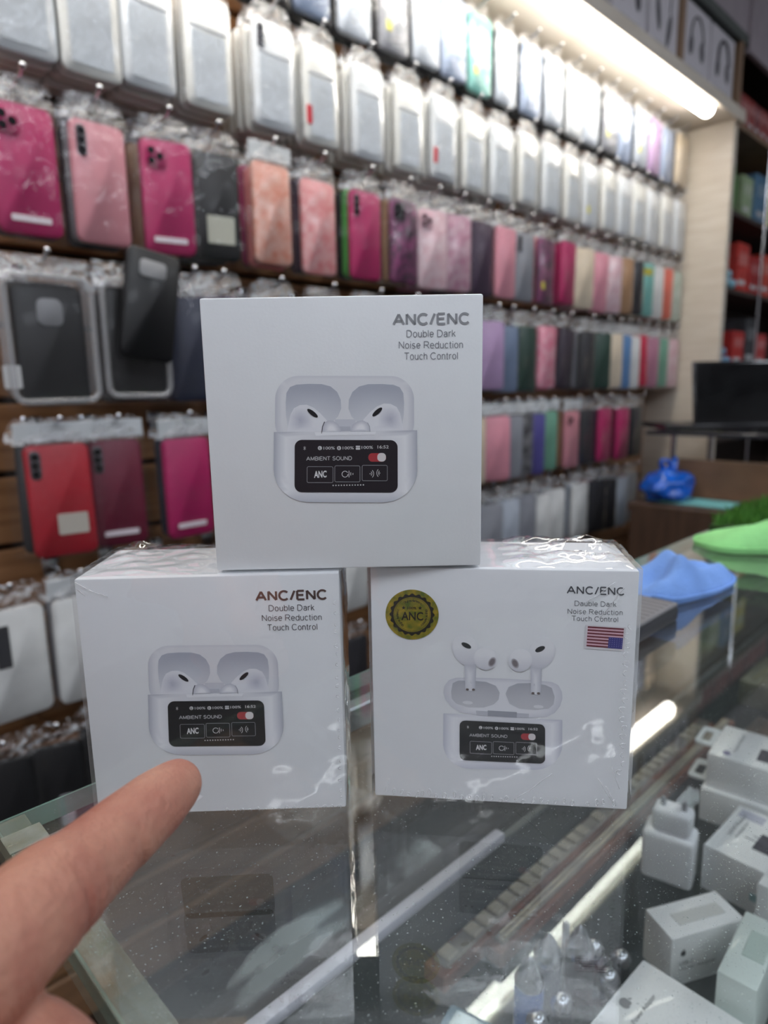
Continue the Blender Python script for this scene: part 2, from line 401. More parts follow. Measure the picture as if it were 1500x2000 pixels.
def bagged(row, s, c, col, pos, pat=None, wd=.076, ht=.160, th=.0115, cam_=None, header=False, blister=False, sticker=None, tilt=0, bw=None, dz=0, s0=None, desc=None, lean=0, turn=0):
    what = desc or ('transparent phone case' if col.startswith('clear') else nice(col)+(' patterned' if pat else '')+' phone case')
    box = 'blistered' if blister else 'bagged'
    t = thing('phone_case_pack', '', 'phone case', W(s, c, ZB[row]+dz), WROT)
    PACKS.append(dict(o=t, row=row, pos=min(pos, 1), s=s0 if s0 is not None else s, what=box+' '+what))
    t.rotation_euler = (lean, tilt+random.uniform(-.012, .012), WROT+turn)
    link('case', case_mesh(col, pat, wd, ht, th), t)
    if cam_ and pos == 0: link('camera_cutout', cam_mesh(wd, ht, th, cam_, col), t)
    bw = bw or wd+.018
    if row == 2 and pos == 0:      # pale card seen through the clear shell, and the moulded seam above it
        link('insert_card', simple_mesh(('ins', wd, th), lambda: MB().slab(rrect(-wd*.36, .018, wd*.36, .112, .004, 3), -th/2-.0008, -th/2+.0004, .0003).mesh('insert_card', mat('insert grey', (196,202,208), .35, var=.03, vscale=20))), t)
        link('shell_seam', simple_mesh(('seam', wd, th), lambda: MB().slab(rrect(-wd*.40, .117, wd*.40, .121, .001, 1), -th/2-.0016, -th/2+.0004, .0004).mesh('shell_seam', mat('seam white', (240,240,240), .25))), t)
    film = BLIS if blister else BAG
    if pos < 2 or row == 1: link('bag', bag_mesh(bw, BAGH[row], th, random.randrange(5), film), t)
    if blister:
        link('blister_rim', simple_mesh(('rim', bw), lambda: MB().tube([(x, -.012, z) for x, z in rrect(-bw*.44, .012, bw*.44, .176, .014, 4)]+[(bw*.44-.014, -.012, .012)], .0045, 6, 0, False).mesh('blister_rim', RIM, 180)), t)
    if header:
        link('header_card', simple_mesh(('hdr', bw), lambda: MB().rbox(-bw*.46, bw*.46, -.004, -.002, .170, .196, .0008, 1).mesh('header_card', mat('header card', (205,208,210), .4))), t)
    if sticker:
        x, z, a, b, colr = sticker
        link('sticker', simple_mesh(('st', sticker, th), lambda: MB().slab(rrect(x-a/2, z-b/2, x+a/2, z+b/2, .002, 2), -th/2-.0012, -th/2, .0002).mesh('sticker', mat('sticker %d %d %d' % colr, colr, .5))), t)
    return t
HOOK = None
def hook(row, s):
    global HOOK
    if HOOK is None:
        b = MB(); b.rbox(-.012, .012, -.004, 0, -.014, .014, .001, 1)
        b.tube([(0, -.003, 0), (0, -.06, .001), (0, -.118, .006), (0, -.128, .012)], .0026, 8); b.sphere((0, -.129, .0135), .0046, 10, 6)
        HOOK = b.mesh('wall_hook', mat('chrome', (214,216,220), .12, 1), 50)
    z = ZB[row]+HOOKZ[row]
    tag(link('wall_hook', HOOK, None, W(s, WC, z), WROT), f'chrome peg hook on slat wall holding cases, {ROWN[row]}', 'hook', f'chrome hooks of the {ROWN[row]}')
LASTPX = {1: 1326, 2: 1326, 3: 1326, 4: 1330, 5: 1240, 6: 1230, 7: 690}
PLAN = {r: [] for r in range(1, 8)}
def peg(row, px, cols, n=2, step=None, **kw):
    z = ZB[row]+.08
    s = s_of(px, FC, z); far = s_of(LASTPX[row], FC, z)
    if far > 2.345 and s > 1.9: s = 1.9+(s-1.9)*(2.345-1.9)/(far-1.9)      # the last pegs close up before the divider
    PLAN[row].append((s, cols, n, step, kw))
def hang():
    """hang every stack; where pegs stand closer than a pack is wide the packs hang turned, like louvres, so they pass each other"""
    for row, pl in PLAN.items():
        pl.sort(key=lambda p: p[0]); wid = [p[4].get('wd', .076) for p in pl]; i = 0
        while i < len(pl):
            j = i; gap = []
            while j+1 < len(pl) and row != 2 and pl[j+1][0]-pl[j][0] < (wid[j]+wid[j+1])/2+.007: gap.append(pl[j+1][0]-pl[j][0]); j += 1
            phi = max(math.radians(12), min(math.radians(25), math.asin(min(1, .0172/min(gap))))) if gap else 0
            for q in range(i, j+1): stack(row, *pl[q], phi)
            i = j+1
def stack(row, s, cols, n, step, kw, phi):
    hook(row, s)
    th = kw.get('th', .0115); step = step or th+.0062
    turn = -phi+random.uniform(-.012, .012) if phi else random.uniform(-.035, .035)
    lean = random.uniform(0, .012); f0 = FC+(random.uniform(-.006, .003) if not phi else 0)
    for i in range(n+1):
        col = cols[min(i, len(cols)-1)]
        off = i*step if not phi else (0 if i == 0 else (.040+(i-1)*.0177)/math.cos(phi))
        kk = dict(kw) if i == 0 else {k: v for k, v in kw.items() if k in ('wd', 'ht', 'th', 'bw', 'blister')}
        bagged(row, s+(0 if i == 0 else random.uniform(-.002, .002)), f0+off, col, i, dz=random.uniform(-.005, .003), s0=s, lean=lean, turn=turn, **kk)
YST = (-.016, .05, .014, .018, (222,214,60))
# row 1 : dark, silver and bluish cases under the lamp; rear ones blackened for the shade below
for px, cols in ((520, ['charcoal','black']), (606, ['slate_blue','black']), (690, ['silver','black']), (765, ['grey','charcoal']), (828, ['silver','charcoal']),
                 (882, ['steel_blue','charcoal']), (934, ['teal','black']), (985, ['silver','black']), (1033, ['steel_blue','black']), (1077, ['silver','charcoal']),
                 (1117, ['clear_cool','black']), (1153, ['silver','charcoal']), (1187, ['grey','black']), (1219, ['steel_blue','black']), (1249, ['silver','black']),
                 (1277, ['lilac','black']), (1302, ['steel_blue','navy']), (1326, ['cream','charcoal'])):
    peg(1, px, cols, 2, ht=.154, bw=.086, sticker=YST if px in (765, 934, 1187, 1249) else None)
# row 2 : thick stacks of clear cases
RED = (-.03, .05, .012, .03, (206,40,56))
GRN = (0, .125, .07, .012, (120,180,120))
for i, (px, kw) in enumerate(((33, dict(sticker=GRN)), (167, {}), (283, {}), (402, {}), (528, dict(cam_='column')), (620, dict(sticker=RED)), (712, {}), (795, {}), (862, dict(sticker=RED)),
                 (922, {}), (975, {}), (1027, {}), (1073, {}), (1114, {}), (1151, dict(sticker=YST)), (1186, {}), (1218, {}), (1247, {}), (1275, {}), (1302, {}), (1326, {}))):
    peg(2, px, ['clear' if i % 2 else 'clear_cool', 'clear'], 4 if px < 1000 else 2, .0225, th=.016, wd=.080 if px < 600 else .076, bw=.090 if px < 600 else .086, **kw)
# row 3
BLK = (.006, .052, .045, .042, (196,196,180))
LET = (0, .026, .05, .008, (238,226,232))
for px, cols, kw in ((52, ['magenta','navy','magenta'], dict(sticker=LET, cam_='square', wd=.08)), (196, ['dusty_pink','grey','charcoal'], dict(cam_='column')), (327, ['magenta','tan','charcoal'], dict(sticker=LET, cam_='square')),
        (420, ['black','charcoal'], dict(sticker=BLK)), (527, ['peach','coral','magenta'], dict(pat='floral', header=True)), (622, ['coral','plum','plum'], dict(pat='floral')),
        (713, ['magenta','green','black'], dict(cam_='column')), (786, ['charcoal','tan','cream'], dict(pat='dots', cam_='square')), (842, ['pale_pink','mauve'], dict(cam_='square', pat='floral')),
        (890, ['mauve','plum'], dict(pat='floral')), (937, ['plum','violet_black'], {}), (981, ['rose','black'], {}), (1022, ['grey','black'], dict(cam_='column')), (1062, ['charcoal','coral'], dict(pat='dots', sticker=YST)),
        (1106, ['magenta','magenta'], {}), (1138, ['cream','pale_pink'], {}), (1166, ['rose','mauve'], {}), (1194, ['pale_pink','rose'], dict(pat='floral')), (1220, ['tan','charcoal'], {}), (1243, ['charcoal','black'], {}),
        (1266, ['teal','cream'], dict(sticker=(0, .14, .05, .02, (206,196,70)))), (1287, ['white','magenta'], {}), (1307, ['orange','crimson'], {}), (1326, ['sage','grey'], dict(pat='floral'))):
    peg(3, px, cols, 2 if px < 900 else 1, **kw)
# row 4
peg(4, 98, ['black','charcoal'], 1, .030, wd=.092, th=.014, blister=True, cam_='big', bw=.126, sticker=(-.055, .045, .022, .03, (206,206,206)))
peg(4, 262, ['black','charcoal'], 1, .030, wd=.088, th=.014, blister=True, bw=.108, sticker=None)
t = thing('phone_case', 'loose black phone case hooked at a tilt over a blister pack', 'phone case', W(s_of(282, .955, .25), .9595, .200), WROT)
t.rotation_euler = (0, .16, WROT)
link('case', case_mesh('black', None, .08, .155, .012), t)
MB().slab(rrect(-.022, .122, .018, .146, .006, 4), -.0075, -.0055, .0004).obj('camera_cutout', mat('cutout big', (150,150,152)), t, 40)
for px, cols, kw in ((375, ['navy','plum'], dict(pat=None)), (430, ['plum','charcoal'], {}), (540, ['charcoal','navy'], {}), (640, ['plum','black'], {}), (730, ['navy','charcoal'], {}), (800, ['charcoal','black'], {}), (860, ['black','plum'], {}),
        (912, ['plum','navy'], {}), (957, ['lilac','plum'], {}), (985, ['slate_blue','teal'], {}), (1025, ['dark_green','sage'], {}), (1062, ['pink','crimson'], dict(pat='floral')), (1098, ['violet_black','magenta'], dict(tilt=.1)),
        (1141, ['charcoal','grey'], {}), (1172, ['dark_green','charcoal'], {}), (1198, ['cream','tan'], {}), (1219, ['sky_blue','white'], {}), (1240, ['white','grey'], {}), (1261, ['crimson','navy'], dict(tilt=-.05)),
        (1284, ['mauve','rose'], {}), (1307, ['sea_green','olive'], {}), (1330, ['pale_pink','rose'], dict(pat='floral'))):
    peg(4, px, cols, 1, **kw)
# row 5
peg(5, 122, ['red','charcoal'], 1, header=True, cam_='column', wd=.084, bw=.11, sticker=(.012, .052, .04, .03, (206,198,186)))
peg(5, 232, ['maroon','charcoal'], 1, header=True, cam_='column', sticker=LET)
peg(5, 366, ['magenta','navy'], 1, header=True, sticker=LET, wd=.08)
for px, cols, kw in ((480, ['charcoal','plum'], {}), (580, ['maroon','black'], {}), (670, ['charcoal','navy'], {}), (750, ['plum','black'], {}), (820, ['grey','charcoal'], {}), (880, ['navy','black'], {}), (922, ['cream','charcoal'], {}),
        (970, ['rose','black'], {}), (993, ['grey','charcoal'], {}), (1015, ['charcoal','cream'], dict(pat='floral')), (1038, ['blue_violet','navy'], {}), (1063, ['sea_green','grey'], dict(sticker=YST)), (1113, ['dusty_pink','tan'], dict(cam_='square')),
        (1145, ['charcoal','black'], {}), (1175, ['magenta','navy'], {}), (1210, ['magenta','maroon'], {}), (1240, ['charcoal','plum'], {})):
    peg(5, px, cols, 1, header=px < 1130, **kw)
# row 6 : white retail boxes
SLOT = (-.012, .115, .018, .06, (66,66,70))
for px, cols, kw in ((28, ['white','grey'], dict(sticker=SLOT, wd=.09)), (160, ['white','grey'], dict(header=True)), (270, ['white','grey'], {}), (370, ['grey','white'], {}), (470, ['white','grey'], {}), (570, ['grey','charcoal'], {}), (690, ['white','charcoal'], {}),
        (790, ['grey','white'], {}), (860, ['white','grey'], {}), (955, ['grey','charcoal'], {}), (990, ['silver','grey'], {}), (1024, ['grey','white'], {}), (1052, ['white','charcoal'], {}), (1080, ['white','grey'], {}), (1130, ['white','silver'], dict(wd=.088)),
        (1163, ['charcoal','rose'], {}), (1185, ['charcoal','black'], {}), (1206, ['silver','grey'], {}), (1230, ['grey','rose'], {})):
    peg(6, px, cols, 1, desc=None, **kw)
# row 7
for px, cols in ((15, ['black','charcoal']), (115, ['black','navy']), (215, ['black','charcoal']), (330, ['charcoal','black']), (450, ['black','navy']), (690, ['charcoal','black'])):
    peg(7, px, cols, 0, sticker=(.01, .06, .018, .05, (190,190,196)) if px == 115 else None)
hang()

# ================================================================== neighbouring bay beyond the divider
bay = thing('bay_shelving', 'dark shelving bay beyond the pale divider panel, packed with coloured goods', 'shelf', W(2.44, WC, 0), WROT)
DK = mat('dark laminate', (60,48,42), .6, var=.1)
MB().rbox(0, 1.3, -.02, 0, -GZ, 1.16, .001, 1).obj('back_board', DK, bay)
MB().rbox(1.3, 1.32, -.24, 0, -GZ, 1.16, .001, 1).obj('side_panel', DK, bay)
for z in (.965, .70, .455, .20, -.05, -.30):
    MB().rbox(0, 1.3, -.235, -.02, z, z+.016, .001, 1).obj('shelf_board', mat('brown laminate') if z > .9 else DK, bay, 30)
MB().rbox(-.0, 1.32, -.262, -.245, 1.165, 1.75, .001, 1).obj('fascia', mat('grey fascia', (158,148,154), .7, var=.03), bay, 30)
MB().tube([(.30, -.248, -.9), (.30, -.248, .95)], .006, 8).obj('upright', mat('chrome'), bay, 60)
def goods(s, z, wd, ht, col, label, cat, dp=.1, grp=None, c=.875, kind='box'):
    t = thing({'box': 'goods_box', 'bag': 'goods_pouch', 'figure': 'plush_toy'}[kind], label, cat, W(s, c, z), WROT, grp)
    m = mat('goods %d %d %d' % col, col, .4, var=.12, vscale=30, coat=.2)
    if kind == 'box':
        MB().rbox(-wd/2, wd/2, 0, dp, 0, ht, .0015, 1).obj('carton', m, t, 30)
        MB().slab(rrect(-wd*.38, ht*.55, wd*.38, ht*.8, .002, 2), -.0008, 0, .0002).obj('front_print', mat('goods print %d' % sum(col), tuple(min(255, int(v*.6+80)) for v in col), .5, var=.2, vscale=90), t)
        MB().slab(rrect(-wd*.38, ht*.14, wd*.2, ht*.24, .001, 1), -.0008, 0, .0002).obj('price_label', mat('sticker 206 206 206', (206,206,206), .5), t)
    elif kind == 'bag':
        vs = []; fs = []; nx, nz = 9, 11
        for sd in (-1, 1):
            for j in range(nz):
                for i in range(nx):
                    u, v = i/(nx-1)*2-1, j/(nz-1)
                    e = (1-u**4)*math.sin(math.pi*min(1, .1+v*.95))
                    vs.append((u*wd/2, .02+sd*(.003+.018*e+.004*mnoise.noise(Vector((u*3, v*4, s*7+sd)))), v*ht))
        n = nx*nz
        for sd in (0, 1):
            for j in range(nz-1):
                for i in range(nx-1):
                    q = (sd*n+j*nx+i, sd*n+j*nx+i+1, sd*n+(j+1)*nx+i+1, sd*n+(j+1)*nx+i); fs.append(q if sd == 0 else q[::-1])
        MB().add(vs, fs).obj('pouch', m, t, 180)
        MB().rbox(-wd*.5, wd*.5, .017, .023, ht-.004, ht+.022, .001, 1).obj('header_card', mat('header card', (205,208,210), .4), t)
    else:
        b = MB(); b.sphere((0, .04, ht*.305), ht*.3, 14, 10, 0, (1, .8, 1)).sphere((0, .04, ht*.72), ht*.26, 14, 10, 0, (1.05, .85, 1))
        for sx in (-1, 1): b.sphere((sx*ht*.24, .02, ht*.34), ht*.11, 10, 6).sphere((sx*ht*.16, .0, ht*.11), ht*.11, 10, 6).sphere((sx*ht*.19, .04, ht*.93), ht*.09, 10, 6)
        b.obj('body', m, t, 180)
    return t
for i in range(14):
    goods(2.475+i*.062, .981, .052, .098, (150,52,48) if i % 3 else (128,40,44), 'small red carton in the row on the top bay shelf', 'box', .09, 'red cartons on the top bay shelf')
goods(2.50, .716, .075, .155, (66,132,58), 'green pouch on the second bay shelf against the divider', 'pouch', kind='bag')
goods(2.62, .716, .10, .13, (150,170,130), 'yellow and blue printed carton on the second bay shelf', 'box')
goods(2.76, .716, .11, .16, (90,130,160), 'blue carton on the second bay shelf beside the yellow one', 'box')
goods(2.90, .716, .11, .14, (190,180,80), 'yellow carton at the far side of the second bay shelf', 'box')
goods(2.50, .471, .08, .15, (140,190,206), 'pale cyan plush toy on the third bay shelf by the divider', 'toy', kind='figure')
for i, hh in enumerate((.16, .13, .15)):
    goods(2.63+i*.125, .471, .11, hh, ((194,54,44), (176,40,40), (200,70,50))[i], ('bright red', 'deep red', 'orange-red')[i]+' carton on the third bay shelf', 'box')
goods(2.505, .216, .08, .14, (120,160,190), 'pale blue plush toy on the fourth bay shelf by the divider', 'toy', kind='figure')
for i, hh in enumerate((.12, .17, .12)):
    goods(2.64+i*.125, .216, .11, hh, ((188,46,40), (60,62,66), (186,60,60))[i], ('red', 'dark grey', 'faded red')[i]+' carton on the fourth bay shelf', 'box')
goods(2.51, -.034, .09, .07, (196,178,60), 'yellow carton on the fifth bay shelf by the divider', 'box')
for i in range(3):
    goods(2.64+i*.13, -.034, .115, .10, ((96,30,36), (64,80,128), (90,40,44))[i], ('dark red', 'blue', 'maroon')[i]+' carton on the fifth bay shelf', 'box')

# ================================================================== side desk with laptop
DW = mat('desk wood', (62,44,34), .5, rgb2=(84,62,48), vscale=5, stretch=(1,8,1))
# local desk frame: x along the wall, -y into the shop
desk = thing('side_desk', 'dark wooden side desk with a raised glass ledge beside the slat wall', 'desk', W(1.80, .86, -GZ), WROT)
D0 = GZ-.172; LZ = GZ+.024
MB().rbox(0, .56, -.62, 0, D0-.022, D0, .002, 1).obj('desk_top', DW, desk, 30)
for nm, a in (('side_panel', (0, .02, -.60, -.01)), ('side_panel', (.54, .56, -.60, -.01)), ('back_panel', (.02, .54, -.03, -.01))):
    MB().rbox(a[0], a[1], a[2], a[3], 0, D0-.022, .001, 1).obj(nm, DW, desk, 30)
for x, y in ((.245, -.02), (.54, -.02), (.245, -.60), (.54, -.60)):
    MB().lathe([(.008, D0), (.008, LZ-.008)], 10, 0, 'z', (x, y, 0)).obj('ledge_post', mat('chrome'), desk, 40)
MB().rbox(.10, .56, -.62, 0, LZ-.008, LZ, .001, 1).obj('glass_ledge', clear_mat('shelf glass', (.93,.96,.948), .05, 1.3), desk)
MB().rbox(.094, .10, -.62, 0, LZ-.010, LZ+.001, .001, 1).obj('ledge_edge', mat('ledge edge', (44,44,52), .3, coat=.4), desk)
MB().rbox(.20, .22, -.62, -.05, D0, D0+.11, .001, 1).obj('back_rail', mat('rail wood', (126,96,74), .5, var=.1, vscale=8), desk, 30)
# laptop
LP = at(1462, 842, 1.93); LP.z = GZ+.024
lap = thing('laptop', 'black open laptop with a glossy screen on the glass ledge', 'laptop', LP, VIEW+math.radians(-4))
LB = mat('laptop black', (22,22,26), .25, coat=.3)
MB().rbox(-.24, .16, -.02, .20, .001, .016, .003, 2).obj('base', LB, lap, 30)
sc = MB(); sc.rbox(-.145, .16, -.004, .004, 0, .185, .003, 2); so = sc.obj('screen_lid', LB, lap, 30, (0, .03, .015)); so.rotation_euler = (-.22, .0, 0)
pn = MB(); pn.rbox(-.137, .152, -.0052, -.004, .010, .177, .001, 1); po = pn.obj('display', mat('screen glass', (10,11,13), .08, coat=.4, rgb2=(26,28,30), vscale=16, bump=.25, bscale=14), so)
for i in range(5):
    MB().rbox(-.13, .15, .045+i*.022, .062+i*.022, .016, .0172, .0004, 1).obj('key_row', mat('key black', (34,34,38), .5), lap)
# goods on the desk
def blob(name, label, cat, P, r, col, sc=(1,1,1), seed=0, rough=.25, amp=.3):
    b = MB().sphere((0,0,0), r, 40, 26)
    vs = []
    for v in b.v:
        q = Vector(v); n = mnoise.noise(q*(3.2/r*.5)+Vector((seed,)*3))*amp+abs(mnoise.noise(q*(9/r*.5)+Vector((seed,)*3)))*amp*.35
        q = q*(1+n); vs.append((q.x*sc[0], q.y*sc[1], max(q.z*sc[2], -r*sc[2]*.62)+r*sc[2]*.62))
    t = thing(name, label, cat, P)
    MB().add(vs, b.f).obj('sack', mat(name+' film', col, rough, var=.12, vscale=40, coat=.5), t, 180)
    kb = MB()
    for i in range(2):
        pts = [(r*.15*(i*2-1)+.012*math.sin(a*2)*(i*2-1)+.03*(i*2-1)*math.sin(a), .01*math.cos(a), r*sc[2]*1.5+.035*math.sin(a)) for a in [math.pi*j/8 for j in range(9)]]
        kb.tube(pts, [.004+.004*abs(math.cos(math.pi*j/8)) for j in range(9)], 6)
    kb.obj('handle', MATS[name+' film'], t, 60)
    return t
sB = 1.852
blob('plastic_bag', 'crumpled bright blue plastic bag on the side desk', 'bag', W(1.905, .79, -.1655), .062, (14,92,200), (1.35, 1.1, .85), 3)
MB().rbox(-.10, .10, -.07, .07, 0, .003, .001, 1)
def flat_item(name, label, cat, P, wd, dp, ht, col, rz=0, grp=None):
    t = thing(name, label, cat, P, rz, grp)
    MB().rbox(-wd/2, wd/2, -dp/2, dp/2, 0, ht, min(.002, ht*.3), 1).obj('carton', mat('flat %d %d %d' % col, col, .45, var=.06, vscale=30), t, 30)
    MB().rbox(-wd*.35, wd*.35, -dp/2-.0006, -dp/2+.0002, ht*.3, ht*.7, .0001, 1).obj('side_print', mat('flat print %d' % sum(col), tuple(min(255, int(v*.7+60)) for v in col), .5), t)
    return t
flat_item('paper_pad', 'turquoise and white paper pad under the blue plastic bag', 'paper', W(1.90, .72, -.1715), .10, .22, .006, (120,190,190), WROT)
o = bpy.data.objects
flat_item('goods_carton', 'purple carton on the side desk below the laptop', 'box', W(2.072, .56, -.1715), .09, .09, .045, (84,50,120), WROT)
flat_item('goods_carton', 'magenta carton on the side desk beside the purple one', 'box', W(2.08, .45, -.1715), .10, .10, .045, (186,44,96), WROT)
flat_item('goods_carton', 'white carton lying on the magenta carton', 'box', W(2.09, .46, -.1265), .09, .09, .018, (205,205,208), WROT)
flat_item('goods_carton', 'flat red carton on the side desk behind the paper pad', 'box', W(2.06, .68, -.1715), .06, .09, .05, (150,62,56), WROT)

# ================================================================== glass display counter
RC, EC = .267, .052        # rear edge (c) and left end (s)
def glass_top_mat():
    m = clear_mat('counter glass', (.962,.978,.972), .05, 1.5)
    nt = m.node_tree; out = nt.nodes['Material Output']; base = out.inputs[0].links[0].from_node
    tc = nt.nodes.new('ShaderNodeTexCoord')
    def M(op, a, b=None, c=None):
        n = nt.nodes.new('ShaderNodeMath'); n.operation = op
        for i, v in enumerate((a, b, c)):
            if v is None: continue
            if isinstance(v, (int, float)): n.inputs[i].default_value = v
            else: nt.links.new(v, n.inputs[i])
        return n.outputs[0]
    def noise(scale, detail=4, stretch=(1,1,1), rot=0):
        mp = nt.nodes.new('ShaderNodeMapping'); mp.inputs['Scale'].default_value = stretch; mp.inputs['Rotation'].default_value = (0,0,rot)
        nt.links.new(tc.outputs['Object'], mp.inputs[0])
        n = nt.nodes.new('ShaderNodeTexNoise'); n.inputs['Scale'].default_value = scale; n.inputs['Detail'].default_value = detail
        nt.links.new(mp.outputs[0], n.inputs['Vector']); return n.outputs['Fac']
    def streak(pA, pB, halfw, gain):
        # greasy wipe mark along a segment on the glass (object coordinates: x along wall, -y into shop)
        a, b = Vector(pA), Vector(pB); d = (b-a); L = d.length; ang = math.atan2(d.y, d.x); mid = (a+b)/2
        mp = nt.nodes.new('ShaderNodeMapping'); mp.vector_type = 'TEXTURE'
        mp.inputs['Location'].default_value = (mid.x, mid.y, 0); mp.inputs['Rotation'].default_value = (0,0,ang); mp.inputs['Scale'].default_value = (L/2, halfw, 1)
        nt.links.new(tc.outputs['Object'], mp.inputs[0]); sp = nt.nodes.new('ShaderNodeSeparateXYZ'); nt.links.new(mp.outputs[0], sp.inputs[0])
        bend = M('ADD', sp.outputs[1], M('MULTIPLY', M('MULTIPLY', sp.outputs[0], sp.outputs[0]), .6))
        r = M('ADD', M('MULTIPLY', sp.outputs[0], sp.outputs[0]), M('MULTIPLY', bend, bend))
        r = M('ADD', r, M('MULTIPLY', M('SUBTRACT', noise(120, 6), .5), 1.7))
        return M('MULTIPLY', M('MINIMUM', M('MAXIMUM', M('MULTIPLY', M('SUBTRACT', 1.0, r), 1.6), 0.0), 1.0), gain)
    def so(px, py):
        P = onz(px, py, 0); return (WT.dot(P), WN.dot(P))
    def loc(px, py):
        s, c = so(px, py); return (s, -c, 0)       # object frame of the counter (x = s, y = c)
    st = [streak(loc(430, 1925), loc(672, 1745), .0045, .30), streak(loc(800, 1885), loc(1160, 1800), .0045, .07), streak(loc(980, 1915), loc(1080, 1860), .003, .05),
          streak(loc(1215, 1590), loc(1300, 1520), .01, .10)]
    tot = st[0]
    for x in st[1:]: tot = M('MAXIMUM', tot, x)
    dust = M('MULTIPLY', M('GREATER_THAN', noise(900, 1), .735), .35)
    dust2 = M('MULTIPLY', M('GREATER_THAN', noise(2600, 1), .74), .30)
    film = M('MULTIPLY', noise(26, 6), .042)
    tot = M('ADD', M('MAXIMUM', M('MAXIMUM', tot, dust), dust2), film)
    df = nt.nodes.new('ShaderNodeBsdfDiffuse'); df.inputs[0].default_value = (.70,.82,.80,1)
    tl = nt.nodes.new('ShaderNodeBsdfTranslucent'); tl.inputs[0].default_value = (.8,.82,.8,1)
    ds = nt.nodes.new('ShaderNodeMixShader'); ds.inputs[0].default_value = .35; nt.links.new(df.outputs[0], ds.inputs[1]); nt.links.new(tl.outputs[0], ds.inputs[2])
    mx = nt.nodes.new('ShaderNodeMixShader'); nt.links.new(tot, mx.inputs[0]); nt.links.new(base.outputs[0], mx.inputs[1]); nt.links.new(ds.outputs[0], mx.inputs[2])
    nt.links.new(mx.outputs[0], out.inputs[0]); return m
CG = glass_top_mat()
EDGE = mat('glass edge green', (118,150,140), .15, spec=.6, var=.1, coat=.4, alpha=.75)
cnt = thing('display_counter', 'glass display counter with taped edges and a glass shelf full of chargers', 'counter', W(0, 0, -GZ), WROT)
S1 = 1.62; FRC = -.22
# frame: local x = s, local y = c
MB().box(EC, S1, FRC, RC, GZ-.008, GZ).obj('glass_top', CG, cnt)
SG = clear_mat('shelf glass', (.93,.96,.948), .05, 1.3)
MB().box(EC+.012, S1-.01, FRC+.01, RC-.0158, GZ-.223, GZ-.215).obj('glass_shelf', SG, cnt)
MB().box(EC, EC+.006, FRC+.002, RC-.008, GZ-.50, GZ-.0085).obj('end_pane', SG, cnt)
MB().box(EC+.006, S1, RC-.006, RC-.001, GZ-.50, GZ-.0085).obj('rear_pane', SG, cnt)
MB().box(EC+.006, S1, FRC, FRC+.006, GZ-.50, GZ-.0085).obj('front_pane', SG, cnt)
MB().rbox(EC-.0006, EC+.0002, FRC, RC, GZ-.0082, GZ, .0001, 1).obj('glass_edge', EDGE, cnt)
MB().rbox(EC, S1, RC-.0002, RC+.0008, GZ-.0082, GZ, .0001, 1).obj('glass_edge', EDGE, cnt)
MB().rbox(EC+.008, S1, RC-.016, RC-.007, GZ-.022, GZ-.0085, .001, 1).obj('rail', mat('aluminium', (170,174,180), .3, .8, var=.05), cnt, 30)
MB().rbox(EC+.008, .36, RC-.0165, RC-.0078, GZ-.1635, GZ-.156, .002, 2).obj('door_rail', mat('white rail', (196,194,206), .35), cnt, 40)
MB().rbox(EC+.008, S1-.01, RC-.0155, RC-.0085, GZ-.498, GZ-.1632, .001, 1).obj('dark_rear_sheet', mat('rear sheet dark', (44,50,50), .35, var=.1, vscale=12), cnt, 30)  # added dark sheet, blocks the bright aisle behind the rear pane
BASE = mat('counter base', (46,40,38), .6, var=.15)
MB().rbox(EC, S1, FRC, RC, .05, GZ-.50, .003, 1).obj('base_cabinet', BASE, cnt, 30)
MB().rbox(EC+.02, S1-.02, FRC+.02, RC-.02, 0, .05, .002, 1).obj('plinth', BASE, cnt)
MB().rbox(EC+.012, S1-.012, FRC+.012, RC-.012, GZ-.4995, GZ-.492, .001, 1).obj('inner_floor', mat('inner floor', (30,34,34), .6, rgb2=(58,56,52), vscale=14), cnt)
TAPE = mat('old tape', (160,172,160), .3, rgb2=(132,138,112), vscale=30, stretch=(6,1,1), bump=.5, bscale=90, alpha=.38, coat=.4)
tb = MB()
for i in range(24):
    a, b = FRC+.01+(RC-FRC-.012)*i/24, FRC+.01+(RC-FRC-.012)*(i+1)/24
    j = lambda q: .0006*mnoise.noise(Vector((q*70, 3, 1)))
    tb.add([(EC-.0012, a, GZ-.012), (EC-.0012, b, GZ-.012), (EC-.0012, b, GZ+.0006), (EC-.0012, a, GZ+.0006), (EC+.0095+j(a), a, GZ+.0006), (EC+.0095+j(b), b, GZ+.0006)], [(0,3,2,1), (3,4,5,2)])
tb.obj('edge_tape', TAPE, cnt)
MB().rbox(EC-.0015, EC+.012, RC-.024, RC-.012, GZ+.0006, GZ+.0011, .0002, 1).obj('corner_tape', mat('corner tape', (176,182,172), .4, bump=.6, bscale=160, alpha=.5, rgb2=(150,150,130), vscale=90), cnt)
# wooden carton beside the counter end, seen past the tape
wc = thing('plywood_stool', 'plywood stool top just past the taped counter end', 'stool', W(-.08, .16, -GZ), WROT)
PLY = mat('plywood', (168,126,92), .6, rgb2=(138,98,70), vscale=9, stretch=(1,14,1))
for i in range(4):
    MB().rbox(-.13+i*.0625, -.13+i*.0625+.0605, -.16, .14, GZ-.19, GZ-.17, .001, 1).obj('board', PLY, wc, 30)
for sx in (-.11, .095):
    for sy in (-.14, .12):
        MB().rbox(sx-.015, sx+.015, sy-.015, sy+.015, 0, GZ-.19, .001, 1).obj('leg', PLY, wc)

